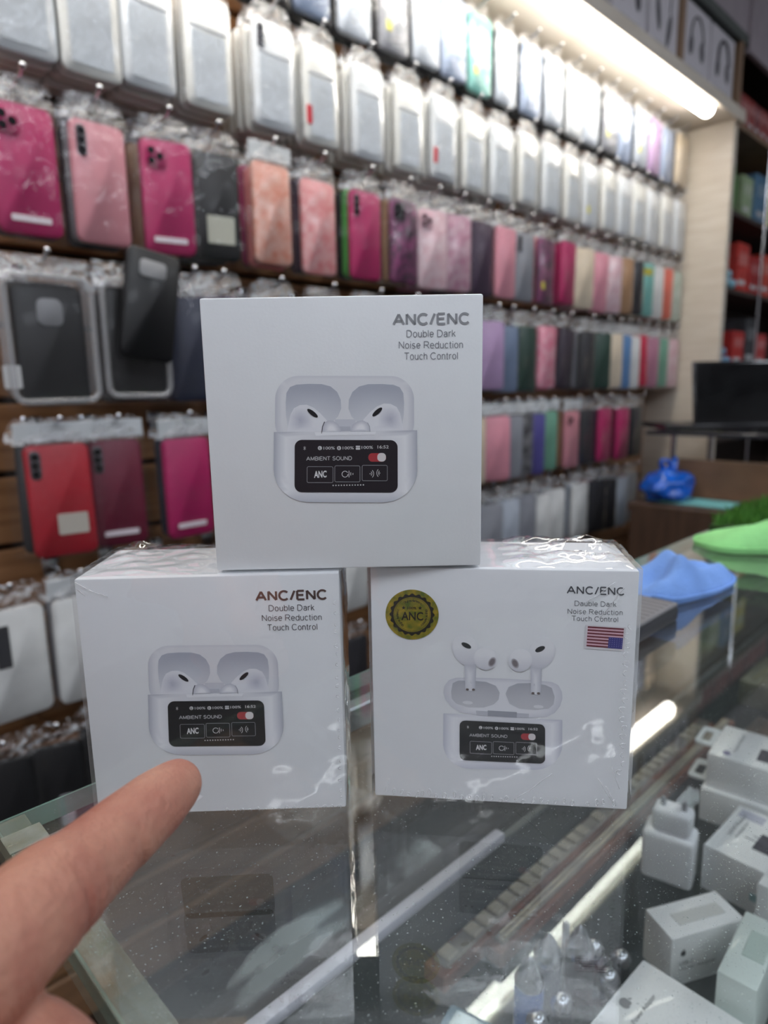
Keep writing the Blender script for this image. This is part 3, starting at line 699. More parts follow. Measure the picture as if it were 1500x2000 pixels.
# ------------------------------------------------------------------ things inside the counter, on the glass shelf
SZ = -.215
PA = mat('adapter white', (238,238,243), .3, coat=.2)
def rect_from_px(A, B, D, zt, hgt):
    """top face corner A and the directions to B and D, at height zt -> centre, size, rotation"""
    a, b, d = onz(*A, zt), onz(*B, zt), onz(*D, zt)
    e1, e2 = b-a, d-a; rz = math.atan2(e1.y, e1.x); ax = Vector((math.cos(rz), math.sin(rz), 0)); ay = Vector((-math.sin(rz), math.cos(rz), 0))
    return a, rz, e1.length, e2.dot(ay)
def shelf_box(name, label, A, B, D, hgt, sx=1, sy=1, z0=SZ, col=(242,242,243), wl=None, dl=None, cat='box'):
    a, rz, wd, dp = rect_from_px(A, B, D, z0+hgt, hgt)
    if wl: wd = wl
    if dl: dp = math.copysign(dl, dp)
    y0, y1 = (0, dp) if dp > 0 else (dp, 0)
    a = a.copy(); a.z = GZ+z0
    t = thing(name, label, cat, a, rz)
    MB().rbox(0, wd, y0, y1, 0, hgt, .0012, 2).obj('carton', mat('retail white %d %d %d' % col, col, .35, var=.012, coat=.25), t, 30)
    return t, wd, y0, y1
def words(parent, txt, P0, ux, uz, wd, hgt, m, name='lettering', bold=0, thick=.00012):
    """text fitted to wd x hgt from P0 (local), along ux with up uz"""
    vs, fs = text_mesh(txt, bold)
    x0, x1 = min(v.x for v in vs), max(v.x for v in vs); y0, y1 = min(v.y for v in vs), max(v.y for v in vs)
    ux, uz, P0 = Vector(ux).normalized(), Vector(uz).normalized(), Vector(P0); nn = ux.cross(uz)
    pts = [P0+ux*((v.x-x0)/(x1-x0)*wd)+uz*((v.y-y0)/(y1-y0)*hgt)+nn*thick for v in vs]
    return MB().add(pts, fs).obj(name, m, parent)
GINK = mat('grey print ink', (110,112,116), .5); DINK = mat('dark print ink', (50,50,54), .5)
def apple(parent, P0, ux, uz, r, m):
    ux, uz, P0 = Vector(ux).normalized(), Vector(uz).normalized(), Vector(P0); nn = ux.cross(uz)
    out = []
    for i in range(40):
        a = 2*math.pi*i/40+math.pi/2; rr = r*(1-.16*math.exp(-((i-0)/2.2)**2)-.16*math.exp(-((i-40)/2.2)**2)-.07*math.exp(-((i-20)/2)**2))
        x, y = rr*math.cos(a)*.92, rr*math.sin(a)
        d = math.hypot(x-r*1.12, y-r*.18)
        if d < r*.42: x, y = r*1.12+(x-r*1.12)/d*r*.42, r*.18+(y-r*.18)/d*r*.42
        out.append((x, y))
    b = MB(); b.add([P0+nn*.00012]+[P0+ux*x+uz*y+nn*.00012 for x, y in out], [(0, i+1, (i+1) % 40+1) for i in range(40)])
    lf = ell(r*.12, r*1.25, r*.34, r*.14, 50, 12)
    b.add([P0+ux*x+uz*y+nn*.00012 for x, y in lf], [tuple(range(12))]); b.obj('logo', m, parent)
X, Y_, Z_ = (1,0,0), (0,1,0), (0,0,1)
# USB-C adapter carton
t, wd, y0, y1 = shelf_box('adapter_carton', 'small white charger carton with a recessed top panel, in the counter', (1325, 1850), (1470, 1808), (1262, 1790), .036)
t.location += Vector((.003, .005, 0))
MB().rbox(wd*.22, wd*.86, y0+(y1-y0)*.30, y0+(y1-y0)*.66, .0356, .0364, .0003, 1).obj('top_panel', mat('panel print', (206,206,204), .4), t)
apple(t, (wd*.16, y0-.0003, .024), X, Z_, .0021, DINK)
words(t, 'USB-C', (wd*.12, y0-.0003, .0155), X, Z_, .010, .0028, DINK)
words(t, 'Power Adapter', (wd*.12, y0-.0003, .0112), X, Z_, .028, .0028, GINK)
# carton at the right edge
t, wd, y0, y1 = shelf_box('adapter_carton', 'pale greenish white carton beside the small charger carton, in the counter', (1400, 1895), (1480, 1937), (1500, 1797), .048, col=(228,238,233))
MB().rbox(wd*.35, wd*.9, (y0+y1)*.35, (y0+y1)*.75, .0476, .0484, .0003, 1).obj('top_panel', mat('panel print green', (196,212,204), .4), t)
# lying carton with the logo
t, wd, y0, y1 = shelf_box('adapter_carton', 'white charger carton lying flat with grey logo and lettering, in the counter', (1150, 2000), (1243, 1888), (1420, 2030), .03, wl=.062, dl=.075)
def on_top(t, px, py, z):
    q = onz(px, py, SZ+z)-t.location; q = Matrix.Rotation(-t.rotation_euler.z, 3, 'Z') @ q; q.z = z+.0002; return q
apple(t, on_top(t, 1221, 1960, .03), (0,-1,0), X, .0036, mat('grey print ink light', (150,148,150), .4))
q0, q1 = on_top(t, 1243, 2004, .03), on_top(t, 1286, 1950, .03)
words(t, 'Power Adapter', q0, X, (0,1,0), (q1-q0).length, .0034, GINK)
# tag with teal print
t, wd, y0, y1 = shelf_box('price_carton', 'tiny white carton with teal print behind the small charger carton', (1448, 1795), (1520, 1835), (1465, 1740), .05, wl=.03, dl=.02)
t.location.x, t.location.y = .4435, .110; t.rotation_euler.z = math.radians(-92)
words(t, '2%', (.012, y0-.0003, .026), X, Z_, .012, .008, mat('teal ink', (70,170,176), .5))
MB().slab(ell(.02, .020, .006, .004, 20, 14), y0-.0005, y0, .0001).obj('print_mark', mat('teal ink'), t)
# long carton with black adapter picture
t, wd, y0, y1 = shelf_box('charger_carton', 'white retail carton with a black charger picture, next to the bare plug adapter', (1358, 1645), (1500, 1713), (1403, 1557), .036, wl=.085)
t.location += Vector((.002, -.005, 0))
ym = (y0+y1)
MB().rbox(.026, .060, ym*.30, ym*.62, .0358, .0364, .0002, 1).obj('picture', mat('picture black', (46,44,50), .4, rgb2=(90,84,96), vscale=200), t)
words(t, '20W Power', (.010, ym*.35, .0364), (0,1,0), (-1,0,0), ym*.50, .0030, GINK)
words(t, 'Adapter', (.015, ym*.35, .0364), (0,1,0), (-1,0,0), ym*.38, .0026, GINK)
MB().rbox(.004, .022, ym*.78, ym*.93, .0358, .0363, .0002, 1).obj('label_patch', mat('patch lavender', (190,190,206), .4), t)
for i in range(2): MB().rbox(.018+i*.004, .027+i*.004, ym*(.44+i*.08), ym*(.45+i*.08), .0358, .0363, .0001, 1).obj('print_line', GINK, t)
MB().rbox(.034, .062, y0-.0004, y0, .010, .016, .0001, 1).obj('side_print', mat('teal grey', (150,186,190), .4), t)
# two hang-tab cartons stacked
def tab_carton(label, A, B, D, hgt, z0, wl, dl):
    t, wd, y0, y1 = shelf_box('hang_tab_carton', label, A, B, D, hgt, z0=z0, wl=wl, dl=dl)
    b = MB(); out = rrect(-.016, y1*.30, .001, y1*.86, .004, 4); inn = rrect(-.012, y1*.42, -.005, y1*.72, .002, 4); n = len(out)
    vs = [(x, y, hgt-.004) for x, y in out]+[(x, y, hgt-.004) for x, y in inn]+[(x, y, hgt-.0025) for x, y in out]+[(x, y, hgt-.0025) for x, y in inn]
    fs = []
    for i in range(n):
        k = (i+1) % n; fs += [(i, n+i, n+k, k), (2*n+i, 2*n+k, 3*n+k, 3*n+i), (i, k, 2*n+k, 2*n+i), (n+k, n+i, 3*n+i, 3*n+k)]
    b.add(vs, fs).obj('hang_tab', mat('tab plastic', (226,230,232), .2, coat=.5), t, 40)
    return t, wd, y0, y1
t, wd, y0, y1 = tab_carton('white hang-tab carton with charger picture, top of its stack in the counter', (1382, 1470), (1500, 1506), (1462, 1411), .030, SZ+.0302, .085, .062)
words(t, 'Power Adapter', (.020, y1*.25, .0302), (0,1,0), (-1,0,0), y1*.6, .0034, GINK)
MB().rbox(.035, .07, y1*.2, y1*.55, .0298, .0304, .0002, 1).obj('picture', mat('picture black'), t)
MB().lathe([(.003, .0298), (.003, .0305)], 14, 0, 'z', (.013, .009, 0)).obj('print_dot', mat('violet ink', (110,100,150), .5), t)
ta = t.location.copy()
t2, wd, y0, y1 = tab_carton('white hang-tab carton underneath another, bottom of its stack in the counter', (1382, 1470), (1500, 1506), (1462, 1411), .030, SZ, .085, .062)
t2.location = (ta+CV(-.006, -.004)); t2.location.z = GZ+SZ; t2.rotation_euler = t.rotation_euler
# bare EU adapter
AP = onz(1330, 1742, SZ)
ad = thing('plug_adapter', 'bare white two-pin plug adapter standing between cartons in the counter', 'adapter', AP+CV(0, .012)+Vector((.003, .006, 0)), VIEW+math.radians(-34))
MB().rbox(-.0185, .0185, -.013, .013, 0, .040, .004, 3).obj('body', PA, ad, 50)
hb = MB().rbox(-.013, .015, -.009, .010, .0395, .058, .004, 3).obj('plug_head', PA, ad, 50)
for sx in (-.0065, .0085):
    MB().lathe([(.002, .0575), (.002, .063), (.0012, .0645)], 10, 0, 'z', (sx, 0, 0)).obj('pin', mat('pin grey', (176,176,182), .3, .6), hb, 40)
# bullet shaped gadgets
SIL = mat('polished steel', (178,180,186), .24, 1)
def bullet(px, py, col, label, r=.0085, hgt=.052, tip='cone', nudge=(0, 0)):
    P = onz(px, py, SZ+hgt); P.z = GZ+SZ; P.x += nudge[0]; P.y += nudge[1]      # nudged apart where two would meet
    t = thing('bullet_charger', label, 'gadget', P)
    hb = hgt*(.66 if tip == 'cone' else .74)
    MB().lathe([(r*.8, 0), (r, .002), (r, hb-.002), (r*.96, hb)], 24).obj('body', mat('gadget %d %d %d' % col, col, .3, 0, coat=.3), t, 40)
    if tip == 'cone': MB().lathe([(r*1.02, hb), (r*1.02, hb+.003), (r*.75, hb+.008), (r*.3, hgt-.002), (r*.06, hgt)], 24).obj('tip', SIL, t, 30)
    else: MB().lathe([(r*.9, hb)]+[(r*1.05*math.cos(a), hb+r*.4+r*1.05*math.sin(a)) for a in (-.3, 0, .4, .8, 1.1, 1.4)], 20).obj('tip', SIL, t, 60)
    MB().lathe([(r*1.03, hb*.12), (r*1.03, hb*.18)], 24).obj('ring', SIL, t, 40)
bullet(1035, 1868, (16,84,160), 'blue cylindrical gadget with a steel cone tip, in the counter')
bullet(1072, 1822, (90,96,104), 'grey cylindrical gadget with a steel cone tip, behind the blue one')
bullet(1134, 1806, (40,34,40), 'black cylindrical gadget with a steel cone tip, beside the grey one', .0088, .056)
bullet(1196, 1912, (30,30,34), 'small black gadget with round steel top, beside the lying charger carton', .0062, .030, 'ball', (.0035, .004))
bullet(1098, 1944, (34,32,40), 'small black gadget with round steel top, between the cone-tipped gadgets', .0064, .032, 'ball')
bullet(1050, 1982, (28,30,38), 'small black gadget with round steel top, in front of the blue one', .0062, .030, 'ball')
bullet(1118, 1968, (60,60,66), 'short grey gadget with a steel cone tip, in front of the others', .0075, .036, 'cone', (-.010, -.006))
bullet(1214, 1862, (26,24,28), 'small black gadget with round steel top, behind the lying charger carton', .006, .026, 'ball')
bullet(1165, 1880, (70,40,52), 'dark plum gadget with a round steel top, in the counter', .0062, .028, 'ball', (.0125, .0085))
P = onz(1102, 1900, SZ)
tag(MB().lathe([(.0022, 0), (.0022, .036), (.0012, .038)], 12).obj('white_stick', mat('white plastic', (232,232,236), .3), None, 40, P), 'thin white plastic stick standing among the dark gadgets', 'stick')
# mottled keyboard packs lying along the rear pane
def long_pack(label, s0, s1, c0, c1, keys, col):
    t = thing('boxed_keypad', label, 'keypad', W((s0+s1)/2, (c0+c1)/2, SZ), WROT)
    L, D = (s1-s0)/2, (c0-c1)/2
    MB().rbox(-L, L, -D, D, 0, .012, .001, 1).obj('tray', mat('brown carton', (122,78,60), .6, var=.15, vscale=40), t, 30)
    MB().rbox(-L+.006, L-.006, -D+.003, D-.003, .012, .0145, .001, 1).obj('insert', mat('beige insert', (168,156,138), .5, rgb2=(120,112,108), vscale=55), t, 30)
    me = MB().rbox(-.0052, .0052, -.0052, .0052, 0, .003, .001, 1).mesh('key', mat('key beige', (206,192,164), .5, rgb2=(150,140,132), vscale=24), 30)
    nx = int((2*L-.02)/.013); ny = keys
    if not keys:
        for j in (-1, 1): MB().rbox(-L+.01, L-.01, j*D*.28-.0009, j*D*.28+.0009, .0145, .016, .0004, 1).obj('rib', mat('key beige', (206,192,164), .5, rgb2=(150,140,132), vscale=24), t)
    for i in range(nx):
        for j in range(ny):
            if random.random() < .25: continue
            link('key', me, t, (-L+.014+i*.013, -D+.006+(j+.5)*((2*D-.012)/ny), .0145))
    return t
long_pack('brown carton tray of beige keys lying along the rear pane', .272, .72, .2510, .2330, 1, 0)
long_pack('narrow brown carton tray with a beige strip beside the key tray', .312, .74, .2322, .2190, 0, 0)
def dark_pack(label, s, c, wd, dp, ht, col, rz=0):
    t = thing('accessory_pack', label, 'pack', W(s, c, SZ), WROT+rz)
    MB().rbox(-wd/2, wd/2, -dp/2, dp/2, 0, ht, .002, 2).obj('carton', mat('pack %d %d %d' % col, col, .4, var=.15, vscale=40), t, 30)
    MB().rbox(-wd*.4, wd*.4, -dp*.35, dp*.35, ht-.0002, ht+.0006, .0002, 1).obj('window', mat('pack window %d' % sum(col), tuple(min(255, int(v*1.3+16)) for v in col), .25, rgb2=tuple(min(255, int(v*.8+40)) for v in col), vscale=50, coat=.4), t)
dark_pack('dark teal pack on the counter shelf near the taped end', .125, .215, .10, .06, .02, (34,52,56))
dark_pack('black pack on the counter shelf in front of the dark teal one', .135, .13, .11, .07, .018, (28,30,36))
dark_pack('pale blue card pack beside the bullet gadgets', .255, .203, .034, .034, .006, (128,150,164), .25)
dark_pack('dark brown pack behind the plug adapter', .69, .165, .12, .07, .022, (72,58,48))
dark_pack('blue-grey pack behind the hang-tab cartons', .705, .065, .10, .10, .02, (70,80,96))
dark_pack('maroon pack at the far end of the counter shelf', .84, .10, .12, .10, .024, (98,48,52))
dark_pack('olive pack at the far end of the counter shelf', .86, .21, .10, .06, .03, (90,88,66))

# ------------------------------------------------------------------ things on the glass
# grey ribbed device behind the right box
gp = thing('grey_device', 'flat grey ribbed device lying on the glass behind the right earbud box', 'device', W(.42, .185, .0), WROT)
MB().rbox(-.13, .027, -.012, .072, 0, .010, .002, 2).obj('body', mat('device dark', (58,58,62), .4), gp, 40)
MB().rbox(-.129, .0265, -.0115, .0715, .010, .0125, .001, 2).obj('lid', mat('device grey', (128,126,128), .45, var=.03), gp, 40)
for i in range(22):
    MB().rbox(-.125+i*.007, -.1235+i*.007, -.009, .069, .0123, .0131, .0003, 1).obj('rib', mat('device grey'), gp)
def cloth(name, label, P, rz, A, B, col, ridges, seed):
    nu, nv = 44, 12; vs = [(0,0,0)]; fs = []
    def hgt(x, y):
        z = .004
        for (rx, ry, dx, dy, w_, hh) in ridges:
            L = math.hypot(dx, dy); ux, uy = dx/L, dy/L; a = (x-rx)*ux+(y-ry)*uy; b = -(x-rx)*uy+(y-ry)*ux
            z += hh*math.exp(-(b/w_)**2)*math.exp(-(a/(L*.5))**4)
        return z+.0025*mnoise.noise(Vector((x*55+seed, y*55, seed)))
    pts = [[None]*nu for _ in range(nv+1)]
    for j in range(1, nv+1):
        f = j/nv
        for i in range(nu):
            a = 2*math.pi*i/nu; q = 1+.12*mnoise.noise(Vector((math.cos(a)*1.5+seed, math.sin(a)*1.5, seed)))
            r = 1/((abs(math.cos(a))**3+abs(math.sin(a))**3)**(1/3))*q*f
            x, y = A*r*math.cos(a), B*r*math.sin(a); h = hgt(x, y)
            edge = max(0, (f-.8)/.2); vs.append((x, y, h*(1-edge**2*.55)+.001))
    vs[0] = (0, 0, hgt(0, 0)+.001)
    for i in range(nu): fs.append((0, 1+i, 1+(i+1) % nu))
    for j in range(nv-1):
        for i in range(nu):
            k = (i+1) % nu; fs.append((1+j*nu+i, 1+(j+1)*nu+i, 1+(j+1)*nu+k, 1+j*nu+k))
    n = len(vs); low = [(x, y, max(z*.12, .0003)) for x, y, z in vs]
    fl = [tuple(i+n for i in f[::-1]) for f in fs]
    rim = [(1+(nv-1)*nu+i, n+1+(nv-1)*nu+i, n+1+(nv-1)*nu+(i+1) % nu, 1+(nv-1)*nu+(i+1) % nu) for i in range(nu)]
    t = thing(name, label, 'cloth', P, rz)
    MB().add(vs+low, fs+fl+rim).obj('fabric', mat(name+' fabric %d' % sum(col), col, .9, var=.05, vscale=40, bump=.5, bscale=600), t, 180)
    sm = MB(); ring = [Vector(vs[1+(nv-1)*nu+i])+Vector((0,0,.0004)) for i in range(nu)]; sm.tube(ring+[ring[0]], .0011, 6, 0, False)
    sm.obj('hem', MATS[name+' fabric %d' % sum(col)], t, 180)
    return t
P = (onz(1235, 1165, 0)+onz(1400, 1120, 0))/2; P.z = GZ+.0003
cloth('microfibre_cloth', 'folded light blue microfibre cloth on the glass behind the right box', Vector((.516, .206, GZ+.0003)), VIEW+math.radians(34), .056, .030, (120,160,226),
      [(.012, .012, .09, -.02, .012, .011), (-.022, -.012, .08, .02, .009, .012), (.02, -.016, .09, .012, .008, .010), (.0, .0, .03, .04, .010, .012)], 2.3)
# turf mat on the rear of the counter
tf = thing('turf_mat', 'dark green artificial turf mat lying on the far part of the counter', 'mat', W(.765, .202, 0), WROT)
tp = [(-.01, .045), (.045, 0), (.60, 0), (.60, .064), (-.01, .064)]; n_ = len(tp)      # its near corner is cut off in front of the cloth
MB().add([(x, y, .0002) for x, y in tp]+[(x, y, .006) for x, y in tp], [tuple(range(n_))[::-1], tuple(range(n_, 2*n_))]+[(i, (i+1) % n_, n_+(i+1) % n_, n_+i) for i in range(n_)]).obj('backing', mat('turf backing', (40,66,24), .9), tf)
gb = MB()
for i in range(5000):
    x, y = random.uniform(-.009, .599), random.uniform(.001, .063)
    if y < .045-(x+.01)*.82: continue
    qx, qy = x+.765-.758, y+.202-.171          # keep clear of the cloth in front
    if abs((qx*.697+qy*.717)) < .056 and abs(qx*.717-qy*.697) < .125: continue
    a = random.uniform(0, 6.28); h_ = random.uniform(.010, .017); l = .006
    dx, dy = math.cos(a)*.0008, math.sin(a)*.0008; lx, ly = random.uniform(-l, l), random.uniform(-l, l)
    gb.add([(x-dx, y-dy, .0058), (x+dx, y+dy, .0058), (x+lx*.4+dx*.7, y+ly*.4+dy*.7, .0058+h_*.6), (x+lx, y+ly, .0058+h_)], [(0,1,2), (0,2,3)])
gbo = gb.obj('grass_blades', mat('turf blade', (52,104,30), .7, rgb2=(84,140,46), vscale=60), tf); gbo['kind'] = 'stuff'
GP = onz(1580, 1062, 0)
gc = cloth('green_cloth', 'light green folded cloth lying at the edge of the turf mat', GP+Vector((0, 0, .0003)), VIEW+math.radians(4), .115, .042, (150,222,142),
      [(.0, .0, .22, .0, .045, .013), (.02, .022, .12, .03, .012, .012), (-.03, -.02, .14, -.01, .016, .010), (.03, -.01, .06, .05, .012, .010)], 5.1)

# ================================================================== the three earbud boxes
import numpy as np
BW, BH, BD = .095, .094, .0443
class Face:
    """maps pixels of a zoomed crop of the photograph onto the printed front of a box"""
    def __init__(s, corners, wd, ht):
        A = []; B = []
        for (x, y), (u, v) in zip(corners, ((0,1),(1,1),(1,0),(0,0))):
            A += [[x,y,1,0,0,0,-u*x,-u*y],[0,0,0,x,y,1,-v*x,-v*y]]; B += [u, v]
        s.h = np.append(np.linalg.solve(np.array(A, float), np.array(B, float)), 1).reshape(3,3); s.w, s.t = wd, ht
    def __call__(s, x, y):
        q = s.h @ np.array((x, y, 1.0)); return ((q[0]/q[2]-.5)*s.w, q[1]/q[2]*s.t)
PAPER = (236,238,240)
def inked(name, parent, verts, faces, cols, m=None):
    me = bpy.data.meshes.new(name); me.from_pydata(verts, [], faces)
    a = me.color_attributes.new('ink', 'FLOAT_COLOR', 'POINT')
    a.data.foreach_set('color', [c for q in cols for c in (*lin(q), 1)])
    me.materials.append(m or print_mat()); me.update(); return link(name, me, parent)
LAY = .00007
def decal(name, parent, F, outl, layer, col, rings=7, m=None, cen=None):
    """closed outline in crop pixels, filled by rings; col = rgb or function(u, v, r)"""
    n = len(outl); xs = [p[0] for p in outl]; ys = [p[1] for p in outl]
    x0, x1, y0, y1 = min(xs), max(xs), min(ys), max(ys)
    cx, cy = cen or ((x0+x1)/2, (y0+y1)/2)
    vs = []; cs = []; fs = []; fn = col if callable(col) else (lambda u, v, r: col)
    if not callable(col): rings = 1
    def put(x, y, r):
        a, b = F(x, y); vs.append((a, -LAY*layer-.00004, b)); cs.append(fn((x-x0)/(x1-x0), (y-y0)/(y1-y0), r))
    put(cx, cy, 0)
    for j in range(1, rings+1):
        f = j/rings
        for x, y in outl: put(cx+(x-cx)*f, cy+(y-cy)*f, f)
    for i in range(n): fs.append((0, 1+i, 1+(i+1) % n))
    for j in range(rings-1):
        for i in range(n): k = (i+1) % n; fs.append((1+j*n+i, 1+(j+1)*n+i, 1+(j+1)*n+k, 1+j*n+k))
    o = inked(name, parent, vs, fs, cs, m)
    # faces look out of the front
    if o.data.polygons and o.data.polygons[0].normal.y > 0: o.data.flip_normals()
    return o
def ftext(name, parent, F, txt, x0, y0, x1, y1, cap, layer, col, bold=0, m=None):
    vs, fs = text_mesh(txt, bold)
    ax, bx = min(v.x for v in vs), max(v.x for v in vs); ay, by = min(v.y for v in vs), max(v.y for v in vs)
    out = []
    for v in vs:
        u, t_ = (v.x-ax)/(bx-ax), (v.y-ay)/(by-ay)
        a, b = F(x0+(x1-x0)*u, y0+(y1-y0)*u-cap*t_); out.append((a, -LAY*layer-.00004, b))
    return inked(name, parent, out, fs, [col]*len(out), m)
def fstroke(name, parent, F, lines, wd, layer, col):
    vs = []; fs = []
    for pts, closed in lines:
        n = len(pts); b = len(vs)
        for i, (x, y) in enumerate(pts):
            p = pts[(i-1) % n] if closed or i else pts[i]; q = pts[(i+1) % n] if closed or i < n-1 else pts[i]
            dx, dy = q[0]-p[0], q[1]-p[1]; L = math.hypot(dx, dy) or 1; ox, oy = -dy/L*wd/2, dx/L*wd/2
            for sg in (-1, 1): a, c = F(x+ox*sg, y+oy*sg); vs.append((a, -LAY*layer-.00004, c))
        for i in range(n if closed else n-1): k = (i+1) % n; fs.append((b+2*i, b+2*k, b+2*k+1, b+2*i+1))
    return inked(name, parent, vs, fs, [col]*len(vs))
def lerp(a, b, t): t = max(0, min(1, t)); return tuple(x+(y-x)*t for x, y in zip(a, b))
def rr(x0, y0, x1, y1, r, n=6): return rrect(x0, y0, x1, y1, r, n)
def arc(cx, cy, r, a0, a1, n=8): return [(cx+r*math.cos(math.radians(a0+(a1-a0)*i/n)), cy+r*math.sin(math.radians(a0+(a1-a0)*i/n))) for i in range(n+1)]
def case_body(x0, x1, yl, yr, yb, rad):
    """earbud case lower half: straight top, big rounded bottom corners; yl/yr top at left/right"""
    p = [(x0, yl), (x0+(x1-x0)*.25, yl+(yr-yl)*.25), ((x0+x1)/2, (yl+yr)/2), (x0+(x1-x0)*.75, yl+(yr-yl)*.75), (x1, yr)]
    p += [(x1, yr+(yb-yr)*.25)]
    p += [(x1-rad+rad*math.cos(a), yb-rad*.92+rad*.92*math.sin(a)) for a in [math.pi/2*i/8 for i in range(9)]]
    p += [(x0+rad-rad*math.sin(a), yb-rad*.92+rad*.92*math.cos(a)) for a in [math.pi/2*i/8 for i in range(9)]]
    p += [(x0, yl+(yb-yl)*.25)]
    return p
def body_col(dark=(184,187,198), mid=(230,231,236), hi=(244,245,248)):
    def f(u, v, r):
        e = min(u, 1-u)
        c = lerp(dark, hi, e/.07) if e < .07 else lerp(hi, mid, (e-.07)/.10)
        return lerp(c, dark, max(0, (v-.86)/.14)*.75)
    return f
def screen(parent, F, q, black, L=0):
    """the printed display: q maps design px (first box's crop) to this crop"""
    T = lambda pts: [q(*p) for p in pts]
    s = decal('screen_print', parent, F, T(rr(510, 768, 1027, 1032, 36)), 5+L, black)
    W_ = (214,214,214); G_ = (196,196,198)
    def tx(txt, x0, y0, x1, y1, cap, bold=0, col=W_):
        a, b = q(x0, y0), q(x1, y1); c = q(x0, y0-cap); ftext('screen_text', parent, F, txt, a[0], a[1], b[0], b[1], a[1]-c[1], 6+L, col, bold)
    fstroke('bluetooth_icon', parent, F, [(T([(554, 804), (566, 815), (560, 820), (560, 800), (566, 805), (554, 816)]), False)], 2*abs(q(1,0)[0]-q(0,0)[0]), 6+L, W_)
    for cx, ch in ((637, 'L'), (733, 'R')):
        decal('battery_icon', parent, F, T(ell(cx, 809, 10.5, 10.5)), 6+L, W_)
        a, b = q(cx-4, 815), q(cx+4, 815); ftext('battery_letter', parent, F, ch, a[0], a[1], b[0], b[1], (q(0,12)[1]-q(0,0)[1]), 7+L, black, .02)
    decal('case_icon', parent, F, T(rr(817, 797, 839, 804, 2)), 6+L, W_); decal('case_icon', parent, F, T(rr(817, 806, 839, 817, 3)), 6+L, W_)
    tx('100%', 655, 817, 712, 816, 15, .01); tx('100%', 751, 816, 807, 815, 15, .01); tx('100%', 846, 813, 903, 812, 15, .01); tx('16:52', 926, 811, 982, 810, 16, .012)
    a, b = q(570, 873), q(797, 870); fsans('screen_text', parent, F, 'AMBIENT SOUND', a[0], a[1], b[0], b[1], q(0, 21)[1]-q(0, 0)[1], 6+L, G_, .15)
    decal('toggle', parent, F, T(rr(880, 834, 969, 877, 20)), 6+L, (178,60,66)); decal('toggle_knob', parent, F, T(rr(925, 833, 968, 876, 18)), 7+L, (226,220,220))
    for x0, y0, x1, y1 in ((573, 903, 703, 983), (712, 898, 838, 979), (849, 895, 975, 973)):
        fstroke('button_outline', parent, F, [(T(rr(x0, y0, x1, y1, 7, 3)), True)], 2.6*abs(q(1,0)[0]-q(0,0)[0]), 6+L, (150,150,154))
    tx('ANC', 608, 960, 671, 957, 35, .03, (232,232,232))
    fstroke('sound_icon', parent, F, [(T(arc(763, 940, 15, 0, 330, 14)), False), (T([(783, 923), (783, 956)]), False), (T([(792, 931), (792, 946)]), False), (T([(803, 935), (803, 943)]), False)], 3*abs(q(1,0)[0]-q(0,0)[0]), 6+L, (226,226,226))
    fstroke('wave_icon', parent, F, [(T(arc(884, 937, 14, -45, 45, 6)), False), (T(arc(882, 938, 25, -45, 45, 6)), False), (T(arc(948, 934, 26, 135, 225, 6)), False), (T(arc(946, 934, 15, 135, 225, 6)), False)], 2.6*abs(q(1,0)[0]-q(0,0)[0]), 6+L, (226,226,226))
    for x, y in ((889, 938), (937, 934)): decal('wave_dot', parent, F, T(ell(x, y, 2.6, 2.6, 0, 8)), 6+L, (226,226,226))
    for i in range(12): decal('page_dot', parent, F, T(ell(704+i*13.75, 997-i*.3, 3.6, 3.6, 0, 10)), 6+L, (206,206,206))
